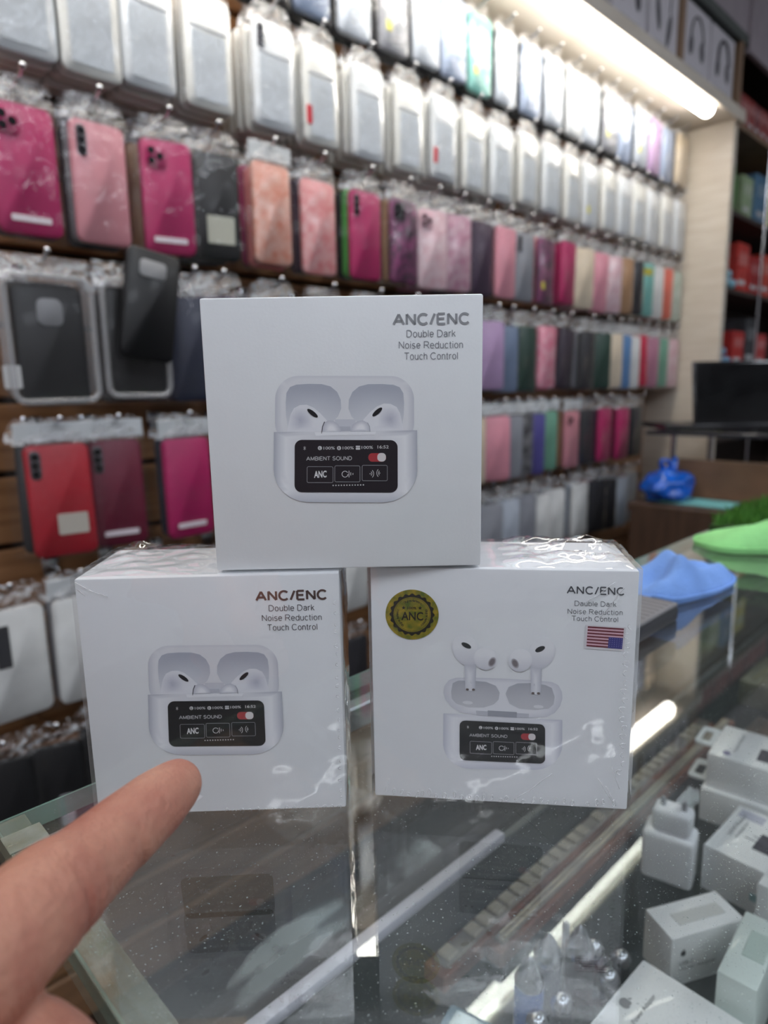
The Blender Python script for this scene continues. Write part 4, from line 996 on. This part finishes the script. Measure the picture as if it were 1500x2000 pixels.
def open_case_print(parent, F, black):
    ID = lambda x, y: (x, y)
    lid = rr(410, 443, 1110, 800, 118, 10)
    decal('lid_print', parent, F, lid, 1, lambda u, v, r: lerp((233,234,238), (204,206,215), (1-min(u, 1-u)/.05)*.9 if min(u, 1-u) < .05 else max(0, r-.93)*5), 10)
    P_ = lambda cx, sg: [(cx+sg*x, y) for x, y in [(-138, 530), (-120, 500), (-88, 488), (-30, 484), (40, 485), (85, 497), (118, 525), (136, 565), (138, 610), (122, 650), (90, 682), (40, 705), (-40, 715), (-130, 715), (-140, 640), (-142, 580)]]
    pc = lambda u, v, r: lerp((182,186,198), (230,232,237), v*1.1-.15+.2*(1-r))
    decal('pocket_print', parent, F, P_(605, 1), 2, pc); decal('pocket_print', parent, F, P_(918, -1)[::-1], 2, pc)
    decal('hinge_print', parent, F, rr(712, 664, 816, 735, 4), 2, (214,216,224)); decal('hinge_print', parent, F, rr(735, 700, 790, 735, 3), 3, (196,198,208))
    bc = lambda u, v, r: lerp((238,239,244), (182,184,200), max(0, .85-abs(u-.30)*3)*max(0, 1-abs(v-.55)*2.2))
    bcr = lambda u, v, r: bc(1-u, v, r)
    L_ = [(470, 735), (478, 690), (488, 640), (505, 608), (535, 592), (570, 590), (605, 605), (640, 635), (670, 668), (690, 700), (696, 735)]
    decal('earbud_print', parent, F, L_, 3, bc, cen=(570, 690)); decal('earbud_print', parent, F, [(1058-(x-470), y-7) for x, y in L_][::-1], 3, bcr, cen=(958, 683))
    tipc = lambda u, v, r: lerp((246,246,250), (190,192,204), (r-.3)*1.1)
    decal('ear_tip_print', parent, F, [(645, 735), (650, 700), (662, 678), (680, 669), (705, 672), (728, 688), (741, 712), (742, 735)], 4, tipc, cen=(695, 712))
    decal('ear_tip_print', parent, F, [(889, 728), (886, 696), (872, 678), (850, 668), (825, 674), (802, 690), (791, 712), (790, 728)], 4, tipc, cen=(842, 705))
    fstroke('tip_line', parent, F, [([(645, 735), (650, 700), (660, 676)], False)], 4, 5, (70,70,80)); fstroke('tip_line', parent, F, [([(889, 728), (886, 700), (876, 680)], False)], 2.5, 5, (150,152,164))
    decal('vent_print', parent, F, ell(599, 633, 33, 11, 38, 20), 5, (34,32,36)); decal('vent_print', parent, F, ell(925, 626, 32, 11, -42, 20), 5, (34,32,36))
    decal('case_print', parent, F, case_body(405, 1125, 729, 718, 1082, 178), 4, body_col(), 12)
    decal('case_seam_print', parent, F, [(610, 729), (920, 725), (914, 742), (616, 747)], 5, (244,245,249))
    screen(parent, F, ID, black, 1)
# plain monoline sans lettering for the box fronts (cap height 1); strokes are polylines
def _a(cx, cy, rx, ry, a0, a1, n=14): return [(cx+rx*math.cos(math.radians(a0+(a1-a0)*i/n)), cy+ry*math.sin(math.radians(a0+(a1-a0)*i/n))) for i in range(n+1)]
GLY = {
 'A': (.86, [[(.0,0),(.43,1)], [(.43,1),(.86,0)], [(.16,.33),(.70,.33)]]),
 'B': (.70, [[(.05,0),(.05,1)], [(.05,1),(.40,1)]+_a(.40,.755,.25,.245,90,-90)+[(.05,.51)], [(.05,.51),(.42,.51)]+_a(.42,.255,.28,.255,90,-90)+[(.05,0)]]),
 'C': (.86, [_a(.46,.5,.42,.5,42,318,24)]),
 'D': (.80, [[(.05,0),(.05,1)], [(.05,1),(.34,1)]+_a(.34,.5,.42,.5,90,-90,18)+[(.05,0)]]),
 'E': (.68, [[(.05,0),(.05,1)], [(.05,1),(.66,1)], [(.05,.52),(.60,.52)], [(.05,0),(.68,0)]]),
 'I': (.12, [[(.06,0),(.06,1)]]),
 'L': (.58, [[(.05,1),(.05,0)], [(.05,0),(.58,0)]]),
 'M': (.88, [[(.05,0),(.05,1)], [(.05,1),(.44,.05)], [(.44,.05),(.83,1)], [(.83,1),(.83,0)]]),
 'N': (.78, [[(.05,0),(.05,1)], [(.05,1),(.73,0)], [(.73,0),(.73,1)]]),
 'O': (.94, [_a(.47,.5,.43,.5,0,360,28)]),
 'R': (.78, [[(.05,0),(.05,1)], [(.05,1),(.44,1)]+_a(.44,.74,.27,.26,90,-90)+[(.05,.48)], [(.40,.48),(.76,0)]]),
 'S': (.72, [_a(.37,.745,.28,.255,30,215,14)+_a(.36,.26,.31,.26,75,-160,16)]),
 'T': (.74, [[(.37,0),(.37,1)], [(0,1),(.74,1)]]),
 'U': (.78, [[(.05,1),(.05,.33)]+_a(.39,.33,.34,.33,180,360)+[(.73,1)]]),
 '/': (.36, [[(0,-.02),(.36,1.02)]]),
 'a': (.56, [[(.06,.55)]+_a(.28,.53,.21,.19,165,0,10)+[(.49,.12),(.53,0)], _a(.26,.205,.22,.205,60,330,16)+[(.49,.2),(.49,.42),(.30,.40)]]),
 'b': (.58, [[(.05,0),(.05,1)], _a(.30,.36,.25,.36,0,360,22)]),
 'c': (.54, [_a(.30,.36,.25,.36,45,315,18)]),
 'd': (.58, [[(.53,0),(.53,1)], _a(.28,.36,.25,.36,0,360,22)]),
 'e': (.58, [[(.05,.37),(.54,.37)]+_a(.295,.36,.25,.36,2,320,22)]),
 'h': (.54, [[(.05,0),(.05,1)], _a(.27,.47,.22,.25,180,0,12)+[(.49,0)]]),
 'i': (.12, [[(.06,0),(.06,.72)], [(.06,.90),(.06,1)]]),
 'k': (.50, [[(.05,0),(.05,1)], [(.46,.72),(.05,.30)], [(.20,.45),(.50,0)]]),
 'l': (.12, [[(.06,0),(.06,1)]]),
 'n': (.54, [[(.05,0),(.05,.72)], _a(.27,.47,.22,.25,180,0,12)+[(.49,0)]]),
 'o': (.60, [_a(.30,.36,.25,.36,0,360,22)]),
 'r': (.34, [[(.05,0),(.05,.72)], _a(.28,.46,.23,.25,180,75,8)]),
 's': (.50, [_a(.25,.535,.19,.185,30,215,12)+_a(.25,.185,.21,.185,75,-160,14)]),
 't': (.30, [[(.13,.95),(.13,.14)]+_a(.24,.13,.11,.13,180,300,6), [(0,.70),(.28,.70)]]),
 'u': (.54, [[(.05,.72),(.05,.25)]+_a(.27,.25,.22,.25,180,360,12), [(.49,.72),(.49,0)]]),
 ' ': (.22, []),
}
def fsans(name, parent, F, txt, x0, y0, x1, y1, cap, layer, col, wt=.11, m=None, gap=.10):
    h_ = wt/2; adv = 0; L = []
    for ch in txt:
        w_, st = GLY[ch]
        for pl in st: L.append([(adv+x, h_+y*(1-wt)) for x, y in pl])
        adv += w_+gap+wt*.5
    tot = adv-gap-wt*.5; sx = (x1-x0)/tot; vs = []; fs = []
    for pl in L:
        n = len(pl); b = len(vs)
        for i, (x, y) in enumerate(pl):
            p, q = pl[max(i-1, 0)], pl[min(i+1, n-1)]
            if i == 0 and pl[0] == pl[-1] or (i == 0 and n > 20 and abs(pl[0][0]-pl[-1][0])+abs(pl[0][1]-pl[-1][1]) < 1e-6): p = pl[-2]
            if i == n-1 and n > 20 and abs(pl[0][0]-pl[-1][0])+abs(pl[0][1]-pl[-1][1]) < 1e-6: q = pl[1]
            # work in pixels so the stroke keeps an even width
            dx, dy = (q[0]-p[0])*sx, (q[1]-p[1])*cap; l_ = math.hypot(dx, dy) or 1; ox, oy = -dy/l_*h_*cap, dx/l_*h_*cap
            for sg in (-1, 1):
                X0 = x*sx+ox*sg; Y0 = y*cap+oy*sg
                a, c = F(x0+X0, y0+(y1-y0)*(x/tot)-Y0); vs.append((a, -LAY*layer-.00004, c))
        for i in range(n-1): fs.append((b+2*i, b+2*i+1, b+2*i+3, b+2*i+2))
    return inked(name, parent, vs, fs, [col]*len(vs), m)
def box_shell(t, wd, ht, dp):
    o = MB().rbox(-wd/2, wd/2, 0, dp, 0, ht, .0007, 2).obj('carton', mat('box paper', PAPER, .42, var=.006, vscale=60, bump=.03, bscale=900), t, 30)
    # lid seam round the sides and back
    return o
FILM = clear_mat('shrink film', (.985,.985,.99), .075, 1.2, .03, bump=.30, bscale=24, haze=.012, stretch=(1,1,1), detail=3, bdist=.003)
def film_shell(t, wd, ht, dp, seed, corners, flat):
    """loose clear wrap round a box: front, sides and a crumpled top"""
    e = .0009; b = MB()
    def sheet(P, nu, nv, nrm, amp):
        base = len(b.v); vs = []; fs = []
        for j in range(nv+1):
            for i in range(nu+1):
                p = P(i/nu, j/nv); a = amp(i/nu, j/nv, p)
                vs.append(p+nrm*a)
        for j in range(nv):
            for i in range(nu): q = j*(nu+1)+i; fs.append((q, q+1, q+nu+2, q+nu+1))
        b.add(vs, fs)
    ns = lambda p, f, k=0: mnoise.noise(p*f+Vector((seed*3.1+k, seed, k)))
    sheet(lambda u, v: Vector((-wd/2-e+(wd+2*e)*u, -e, (ht+e)*v)), 24, 24, Vector((0,-1,0)), lambda u, v, p: abs(ns(p, 40))*.0005*(1-(2*u-1)**8)*(1-(2*v-1)**8))
    def topamp(u, v, p):
        c = 0
        for cu, cv, rad, am in corners: c += am*math.exp(-((u-cu)**2+((v-cv)*.5)**2)/rad**2)
        press = min(1, max(0, max(flat[0]-u, u-flat[1]))*12)       # lies flat under the box standing on it
        return press*(.0003+abs(ns(p, 110))*.0010+abs(ns(p, 260, 4))*.0016*c+abs(ns(p, 60, 9))*.004*c)*min(1, min(u, 1-u, v*1.2+.02, 1-v+.15)*9)
    sheet(lambda u, v: Vector((-wd/2-e+(wd+2*e)*u, -e+(dp+2*e)*v, ht+e)), 70, 34, Vector((0,0,1)), topamp)
    for sg in (-1, 1):
        sheet(lambda u, v: Vector((sg*(wd/2+e), (-e+(dp+2*e)*u) if sg > 0 else (dp+e-(dp+2*e)*u), (ht+e)*v)), 18, 30, Vector((sg,0,0)), lambda u, v, p: abs(ns(p, 90, 2))*.0012*(1-(2*u-1)**6)+abs(ns(p, 240, 5))*.0012*u*(1-u))
    sheet(lambda u, v: Vector((wd/2+e-(wd+2*e)*u, dp+e, (ht+e)*v)), 4, 4, Vector((0,1,0)), lambda u, v, p: 0)
    b.obj('shrink_wrap', FILM, t, 180)
def wrinkles(t, loops, r=.00016):
    b = MB()
    for pts in loops: b.tube(pts, r, 5)
    b.obj('wrap_wrinkles', clear_mat('wrinkle film', (.98,.98,.98), .10, 1.6, .10, haze=.28, hazecol=(.95,.95,.96)), t, 180)['kind'] = 'stuff'
def loop(x, z, ln, w_, ang, full=False):
    p = []
    n = 14 if full else 9
    for i in range(n+1):
        a = (2*math.pi if full else math.pi)*i/n+math.pi*0
        lx, lz = w_*math.cos(a), ln*math.sin(a)*(1 if not full else .5)+(0 if not full else ln*.5)
        c, s = math.cos(ang), math.sin(ang); p.append((x+lx*c-lz*s, -.00105, z+lx*s+lz*c))
    return p
def box_at(label, x, y, z, yaw):
    P = CV(x, y); P.z = GZ+z
    return thing('earbud_box', label, 'box', P, VIEW+yaw, None)
TOPC = ((18, 45), (1463, 20), (1440, 1395), (122, 1428))
FT = Face(TOPC, BW*1.0124, BH*1.0124); FL = Face(TOPC, BW, BH)
# upper box: no wrap
ZT = BH+.0012
tb_ = box_at('white earbud box without wrap, balanced on top of two others', -.0131, .2361, ZT, .009)
box_shell(tb_, BW*1.0124, BH*1.0124, BD)
def heading(t, F, c1, c2, m1=None):
    fsans('title_lettering', t, F, 'ANC/ENC', 1008, 186, 1392, 180, 64, 2, c1, .19, m1, .10)
    for txt, x0, x1, y in (('Double Dark', 1073, 1320, 246), ('Noise Reduction', 1034, 1358, 304), ('Touch Control', 1062, 1332, 361)):
        fsans('subtitle_lettering', t, F, txt, x0, y, x1, y-3, 38, 2, c2, .10)
heading(tb_, FT, (158,160,164), (140,142,148)); open_case_print(tb_, FT, (38,32,38))
# left box: wrapped, copper title
lb = box_at('shrink-wrapped earbud box with shaded copper title, the one being pointed at', -.0642, .2331, 0, .0253)
box_shell(lb, BW, BH, BD)
FOIL = mat('title foil', (150,116,104), .3, .75, rgb2=(110,104,106), vscale=18)
heading(lb, FL, (120,104,100), (96,94,98), FOIL); open_case_print(lb, FL, (26,26,28))
Fl2 = Face(((100,205),(1412,170),(1437,1318),(225,1350)), BW, BH)
decal('price_sticker', lb, Fl2, [(445,1190),(548,1095),(735,1262),(640,1325)], 3, (240,240,243))
fstroke('sticker_mark', lb, Fl2, [([(545,1128),(552,1136),(566,1130)], False), ([(484,1186),(492,1192)], False), ([(692,1250),(704,1257)], False)], 5, 4, (170,60,70))
film_shell(lb, BW, BH, BD, 1.3, ((.06, .9, .22, 1.0), (.9, .8, .2, .5)), (.47, 1))
lp = []
for i in range(16): lp.append(loop(BW*(.02+i*.03), .0006, random.uniform(.0006, .0016), .0007, random.uniform(-.5, .2)))
for i in range(20): lp.append(loop(BW/2-.0014, .004+i*.0042+random.uniform(-.001, .001), random.uniform(.0004, .0012), .0006, 1.6))
lp += [[(-BW/2+.001, -.00105, BH-.001), (-BW/2+.006, -.00110, BH-.004), (-BW/2+.012, -.00105, BH-.0065)], [(-BW/2+.001, -.00105, BH-.003), (-BW/2+.004, -.00110, BH-.006)]]
wrinkles(lb, lp, .00012)
# right box: wrapped, seal and flag stickers
RW = .0968
rb_ = box_at('shrink-wrapped earbud box with a gold seal and a flag sticker', .0424, .2356, 0, -.1254)
box_shell(rb_, RW, BH, BD)
FR = Face(((59,214),(1436,201),(1374,1439),(96,1380)), RW, BH)
GR = (86,88,94)
fsans('title_lettering', rb_, FR, 'ANC/ENC', 1062, 328, 1357, 330, 43, 2, GR, .16, None, .12)
for txt, x0, x1, y, cap in (('Dauble Dark', 1100, 1314, 389, 27), ('Noise Reduction', 1064, 1347, 431, 27), ('Touch Control', 1086, 1324, 467, 27)):
    fsans('subtitle_lettering', rb_, FR, txt, x0, y, x1, y+1, cap, 2, (104,106,112), .10)
# open lid seen from above
stad = [(435, 850), (440, 815), (462, 785), (500, 772), (600, 770), (740, 772), (900, 778), (985, 785), (1018, 800), (1038, 835), (1040, 870), (1028, 910), (1000, 945), (960, 965), (880, 972), (740, 968), (600, 962), (520, 950), (475, 920), (445, 885)]
decal('lid_print', rb_, FR, stad, 1, lambda u, v, r: lerp((234,235,240), (206,207,216), (r-.8)*4), 8)
pk = lambda u, v, r: lerp((178,180,188), (206,207,212), v+.2*(1-r))
decal('pocket_print', rb_, FR, [(474,845),(482,800),(510,786),(580,785),(650,790),(700,810),(720,845),(715,880),(690,905),(640,922),(560,922),(500,905),(478,880)], 2, pk)
decal('pocket_print', rb_, FR, [(750,850),(765,815),(810,795),(880,792),(950,800),(985,815),(1000,860),(995,900),(970,922),(900,930),(820,925),(770,900)], 2, pk)
decal('pocket_glint', rb_, FR, ell(558, 898, 26, 9, 3, 16), 3, (228,229,233)); decal('pocket_glint', rb_, FR, ell(918, 913, 26, 9, 3, 16), 3, (228,229,233))
decal('hinge_print', rb_, FR, [(600,938),(870,950),(868,970),(604,962)], 3, (196,198,206)); decal('hinge_print', rb_, FR, [(660,936),(808,942),(808,970),(660,964)], 4, (160,163,172))
stc = lambda u, v, r: lerp((240,241,245), (196,198,208), abs(u-.45)*2)
decal('stem_print', rb_, FR, [(540,690),(600,700),(596,832),(575,838),(545,832)], 4, stc, 4); decal('stem_print', rb_, FR, [(876,700),(934,690),(930,845),(905,852),(878,845)], 4, stc, 4)
for x, y in ((556, 830), (587, 830), (889, 843), (917, 843)): decal('contact_print', rb_, FR, ell(x, y, 8, 6, 0, 12), 5, (104,92,88))
hd = lambda u, v, r: lerp((244,245,248), (204,205,214), (v-.35)*1.2+max(0, r-.8))
decal('earbud_print', rb_, FR, ell(548, 628, 66, 84, -28, 32), 5, hd); decal('earbud_print', rb_, FR, ell(932, 636, 66, 84, 28, 32), 5, hd)
decal('ear_tip_print', rb_, FR, ell(646, 670, 60, 57, 30, 28), 6, hd); decal('ear_tip_print', rb_, FR, ell(824, 675, 62, 57, -30, 28), 6, hd)
decal('tip_opening_print', rb_, FR, ell(680, 686, 18, 28, 28, 20), 7, lambda u, v, r: lerp((120,112,116), (208,208,214), (r-.55)*2.2)); decal('tip_opening_print', rb_, FR, ell(797, 691, 18, 28, -28, 20), 7, lambda u, v, r: lerp((120,112,116), (208,208,214), (r-.55)*2.2))
decal('vent_print', rb_, FR, [(x, y) for x, y in ell(549, 604, 27, 12, 26, 20)], 6, (40,40,44)); decal('vent_print', rb_, FR, ell(924, 615, 27, 13, -26, 20), 6, (40,40,44))
ftext('side_letter', rb_, FR, 'L', 572, 798, 579, 798, 12, 5, (190,191,198)); ftext('side_letter', rb_, FR, 'R', 892, 806, 901, 806, 12, 5, (190,191,198))
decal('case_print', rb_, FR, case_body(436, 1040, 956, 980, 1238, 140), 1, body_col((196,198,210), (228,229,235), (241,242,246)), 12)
sq = lambda x, y: (518+(x-510)/517*434+(y-768)*.006, 988+(y-768)/264*203+(x-510)/517*14)
screen(rb_, FR, sq, (32,34,36), 0)
# gold seal
SEALM = mat('holographic gold', (206,176,52), .34, .45, rgb2=(112,132,44), vscale=330, coat=.3)
def seal(parent, F, cx, cy, rx, ry):
    C_ = lambda r, n=72, sc=0, k=20: [(cx+rx*(r+sc*math.cos(k*2*math.pi*i/n))*math.cos(2*math.pi*i/n), cy+ry*(r+sc*math.cos(k*2*math.pi*i/n))*math.sin(2*math.pi*i/n)) for i in range(n)]
    decal('gold_seal', parent, F, C_(1), 3, (176,150,40), m=SEALM)
    blk = (34,28,12)
    o = C_(.815, 160, .035, 20); i_ = C_(.70, 160); vs = []; fs = []
    for x, y in o+i_: a, b = F(x, y); vs.append((a, -LAY*4-.00004, b))
    for i in range(160): k = (i+1) % 160; fs.append((i, k, 160+k, 160+i))
    inked('seal_ring', parent, vs, fs, [blk]*320)
    fstroke('seal_line', parent, F, [(C_(.66, 60), True)], 1.5, 4, (96,80,24))
    ftext('seal_lettering', parent, F, 'ANC', cx-54, cy+30, cx+56, cy+30, 44, 4, blk, .02)
    ftext('seal_percent', parent, F, '100%', cx-24, cy-26, cx+22, cy-26, 14, 4, blk, .02)
    for sx in (-43, 40):
        st = []
        for i in range(10):
            r = 11 if i % 2 == 0 else 4.6; a = math.pi*i/5-math.pi/2; st.append((cx+sx+r*math.cos(a), cy-34+r*math.sin(a)))
        decal('seal_star', parent, F, st, 4, blk)
    for word, a0, a1 in (('Original', -122, -92), ('Authentic', -88, -52), ('Original', -20, 10), ('Authentic', 16, 50), ('Original', 128, 156), ('Authentic', 162, 198)):
        n = len(word)
        for i, ch in enumerate(word):
            a = math.radians(a0+(a1-a0)*i/(n-1)); vs0, fs0 = text_mesh(ch, .01); vv = []
            ux, uy = -math.sin(a), math.cos(a); ox, oy = math.cos(a), math.sin(a)
            for v in vs0:
                lx, ly = (v.x-.25)*17, (v.y)*17; x = cx+ox*(.52*rx+ly)+ux*lx; y = cy+oy*(.52*ry+ly)+uy*lx
                p = F(x, y); vv.append((p[0], -LAY*4-.00004, p[1]))
            inked('seal_letter', parent, vv, fs0, [blk]*len(vv))
seal(rb_, FR, 274, 452, 134, 128)
# flag sticker (stuck on upside down)
decal('flag_sticker', rb_, FR, [(1158,486),(1364,494),(1354,618),(1149,608)], 3, (228,224,228))
fl = lambda u, v: (1168-7*v+(186-3*v)*u, 492+104*v+(8+3*v)*u)
for i in range(13):
    decal('flag_stripe', rb_, FR, [fl(0, i/13), fl(1, i/13), fl(1, (i+1)/13), fl(0, (i+1)/13)], 4, (112,30,48) if i % 2 == 0 else (226,184,196))
decal('flag_canton', rb_, FR, [fl(.60, 6/13), fl(1, 6/13), fl(1, 1), fl(.60, 1)], 5, (58,56,138))
for i in range(6):
    for j in range(5): decal('flag_star', rb_, FR, ell(*fl(.64+i*.065, .52+j*.095), 2.2, 2.2, 0, 6), 6, (140,138,190))
film_shell(rb_, RW, BH, BD, 4.7, ((.95, .6, .22, 1.3), (.8, .95, .2, .8), (.5, .1, .3, .25)), (0, .49))
lp = []
for i in range(30):
    if random.random() < .85: lp.append(loop(-RW/2+.004+i*.0030+random.uniform(-.0006, .0006), .0012+random.uniform(-.0004, .0008), random.uniform(.0010, .0032), random.uniform(.0003, .0007), random.uniform(-.35, .15), True))
for i in range(17):
    lp.append(loop(RW/2-.0028+random.uniform(-.0006, .0006), .016+i*.0036, random.uniform(.0008, .0020), .0010, 1.4+random.uniform(-.5, .5)))
for x, z, dx, dz in ((.040, .010, .004, -.008), (.037, .013, .006, -.010), (.042, .018, .003, -.009), (-.044, .003, .0015, .005), (.043, .088, -.008, -.012), (.040, .090, -.010, -.008), (.02, .014, -.014, -.012)):
    lp.append([(x+dx*i/5, -.00105-.0001*math.sin(i), z+dz*i/5+.0003*math.sin(i*1.7)) for i in range(6)])
wrinkles(rb_, lp, .00013)

# ================================================================== pointing hand
SKIN = mat('skin', (188,136,114), .5, rgb2=(166,104,88), vscale=60, bump=.4, bscale=460, sss=.12, spec=.4)
def cp_(px, py, k): return at(px, py, k)-Vector((0, 0, 0))
def chain(b, pts, n=20):
    """smooth tapered limb through (point, radius) knots"""
    P = [Vector(p) for p, r in pts]; R = [r for p, r in pts]; out = []; rad = []
    for i in range(len(P)-1):
        p0, p1, p2, p3 = P[max(i-1, 0)], P[i], P[i+1], P[min(i+2, len(P)-1)]
        m = 5
        for j in range(m):
            t = j/m
            q = .5*((2*p1)+(p2-p0)*t+(2*p0-5*p1+4*p2-p3)*t*t+(3*p1-p0-3*p2+p3)*t**3)
            out.append(q); rad.append(R[i]+(R[i+1]-R[i])*(3*t*t-2*t**3))
    out.append(P[-1]); rad.append(R[-1])
    b.tube(out, rad, n); b.sphere(out[-1], rad[-1]*.98, 16, 10); return b
hb_ = MB()
tip = at(366, 1512, .194); a1 = at(340, 1537, .1895); a2 = at(295, 1577, .181); dip = at(222, 1641, .168); mid_ = at(160, 1697, .157); pip = at(92, 1756, .146)
d_ = (pip-dip).normalized(); px2 = pip+d_*.022+Vector((0,0,-.001)); mcp = pip+d_*.046+Vector((0,0,-.002))
ax_ = (tip-a1).normalized()
chain(hb_, [(mcp-d_*0, .0150), (px2, .0126), (pip, .0119), (mid_, .0104), (dip, .0099), (a2, .0092), (a1, .0078), (at(356, 1521, .1925), .0052)])
hb_.sphere(at(345, 1533, .190), .0073, 18, 12); hb_.sphere(at(330, 1552, .187), .0076, 18, 12)
rt = CV(1, 0); fw = CV(0, 1); dn = Vector((0, 0, -1))
back = d_
mids = [mcp+dn*.019+back*.004-rt*.002, mcp+dn*.036+back*.010-rt*.005, mcp+dn*.051+back*.018-rt*.008]
for i, m in enumerate(mids):      # curled middle, ring and little finger
    k = (1, .95, .82)[i]
    p1 = m+(-back*.030+rt*.006)*k; p2 = p1+(rt*.020-fw*.010+dn*.006)*k; p3 = p2+(back*.016+rt*.002+dn*.003)*k
    chain(hb_, [(m, .0140*k), (p1, .0112*k), (p2, .0095*k), (p3, .0078*k)])
wrist = mcp+back*.085+dn*.028-rt*.012
for m, r in ((mcp, .0145), (mids[0], .015), (mids[1], .0145), (mids[2], .013)):
    chain(hb_, [(m, r), ((m+wrist)/2, r*1.25), (wrist, .024)])
tb0 = mcp+back*.055+rt*.014+dn*.004; tb1 = mcp+back*.022+rt*.020+Vector((0,0,-.006)); tb2 = tb1-back*.026+rt*.004+dn*.012; tb3 = tb2-back*.020+dn*.006-rt*.002
chain(hb_, [(wrist, .022), (tb0, .0175), (tb1, .0135), (tb2, .0112), (tb3, .0085)])
fore = wrist+back*.16+dn*.05-rt*.03
chain(hb_, [(wrist-back*.005, .0245), ((wrist+fore)/2, .030), (fore, .036)])
ho = hb_.obj('tmp_hand', SKIN)
rm = ho.modifiers.new('r', 'REMESH'); rm.mode = 'VOXEL'; rm.voxel_size = .0013
sm = ho.modifiers.new('s', 'SMOOTH'); sm.factor = .5; sm.iterations = 9
me = bpy.data.meshes.new_from_object(ho.evaluated_get(bpy.context.evaluated_depsgraph_get())); bpy.data.objects.remove(ho)
# flexion creases: shallow grooves round the palm side of the joints
vals = np.empty(len(me.vertices)*3); me.vertices.foreach_get('co', vals); vals = vals.reshape(-1, 3)
nrm = np.array([tuple(v.normal) for v in me.vertices])
pal = (rt*.7+dn*.35-fw*.5).normalized()
for cen, ax, dep, wdt in ((dip, (dip-a2).normalized(), .0009, .0010), (dip+d_*.0025, (dip-a2).normalized(), .0005, .0008), (pip, d_, .0010, .0012), (pip-d_*.003, d_, .0006, .0009), (mcp-d_*.018, d_, .0008, .0014)):
    rel = vals-np.array(cen); al = rel@np.array(ax); rad = np.linalg.norm(rel-np.outer(al, np.array(ax)), axis=1)
    side = np.clip(nrm@np.array(pal)*1.4+.1, 0, 1); vals -= nrm*(dep*np.exp(-(al/wdt)**2)*side*(rad < .02))[:, None]
me.vertices.foreach_set('co', vals.reshape(-1)); me.materials.clear(); me.materials.append(SKIN)
me.polygons.foreach_set('use_smooth', [True]*len(me.polygons)); me.update()
hand = thing('hand', "left hand with the index finger stretched out towards the wrapped box", 'hand', wrist)
o = link('hand_skin', me, hand); o.location = -wrist
# nail on the far side of the fingertip
nd = (-rt*.62+Vector((0,0,.35))+fw*.55).normalized(); na = (tip-a2).normalized(); nd = (nd-na*nd.dot(na)).normalized(); nb = na.cross(nd)
vs = []; fs = []; c0 = a1-na*.005
for j in range(9):
    for i in range(9):
        u, v = i/8*2-1, j/8; wdt = .0056*(1-.25*max(0, v-.75)*4*abs(u)); L_ = .0115*v-.004
        vs.append(c0+na*L_+nb*(u*wdt)+nd*(.0079-.0034*u*u-.0022*max(0, v-.6)*2.2)-wrist)
for j in range(8):
    for i in range(8): q = j*9+i; fs.append((q, q+1, q+10, q+9))
MB().add(vs, fs).obj('nail', mat('nail', (222,170,156), .3, coat=.3), hand, 180)

# ================================================================== labels of the packs on the wall
ORD = 'first second third fourth fifth sixth seventh eighth ninth tenth eleventh twelfth thirteenth fourteenth fifteenth sixteenth seventeenth eighteenth nineteenth twentieth twenty-first twenty-second twenty-third twenty-fourth twenty-fifth'.split()
for row in range(1, 8):
    ps = [p for p in PACKS if p['row'] == row]
    order = sorted({p['s'] for p in ps}, reverse=True)
    for p in ps:
        same = [q for q in ps if q['what'] == p['what'] and q['pos'] == p['pos'] and q['s'] != p['s']]
        place = ('front pack' if p['pos'] == 0 else 'hanging behind')
        if same: p['o']['label'] = f"{p['what']}, {place}, {ORD[order.index(p['s'])]} peg from the divider, {ROWN[row]}"
        else: p['o']['label'] = f"{p['what']}, {place} on its peg, {ROWN[row]}"
        p['o']['group'] = f"packs in the {ROWN[row]}"
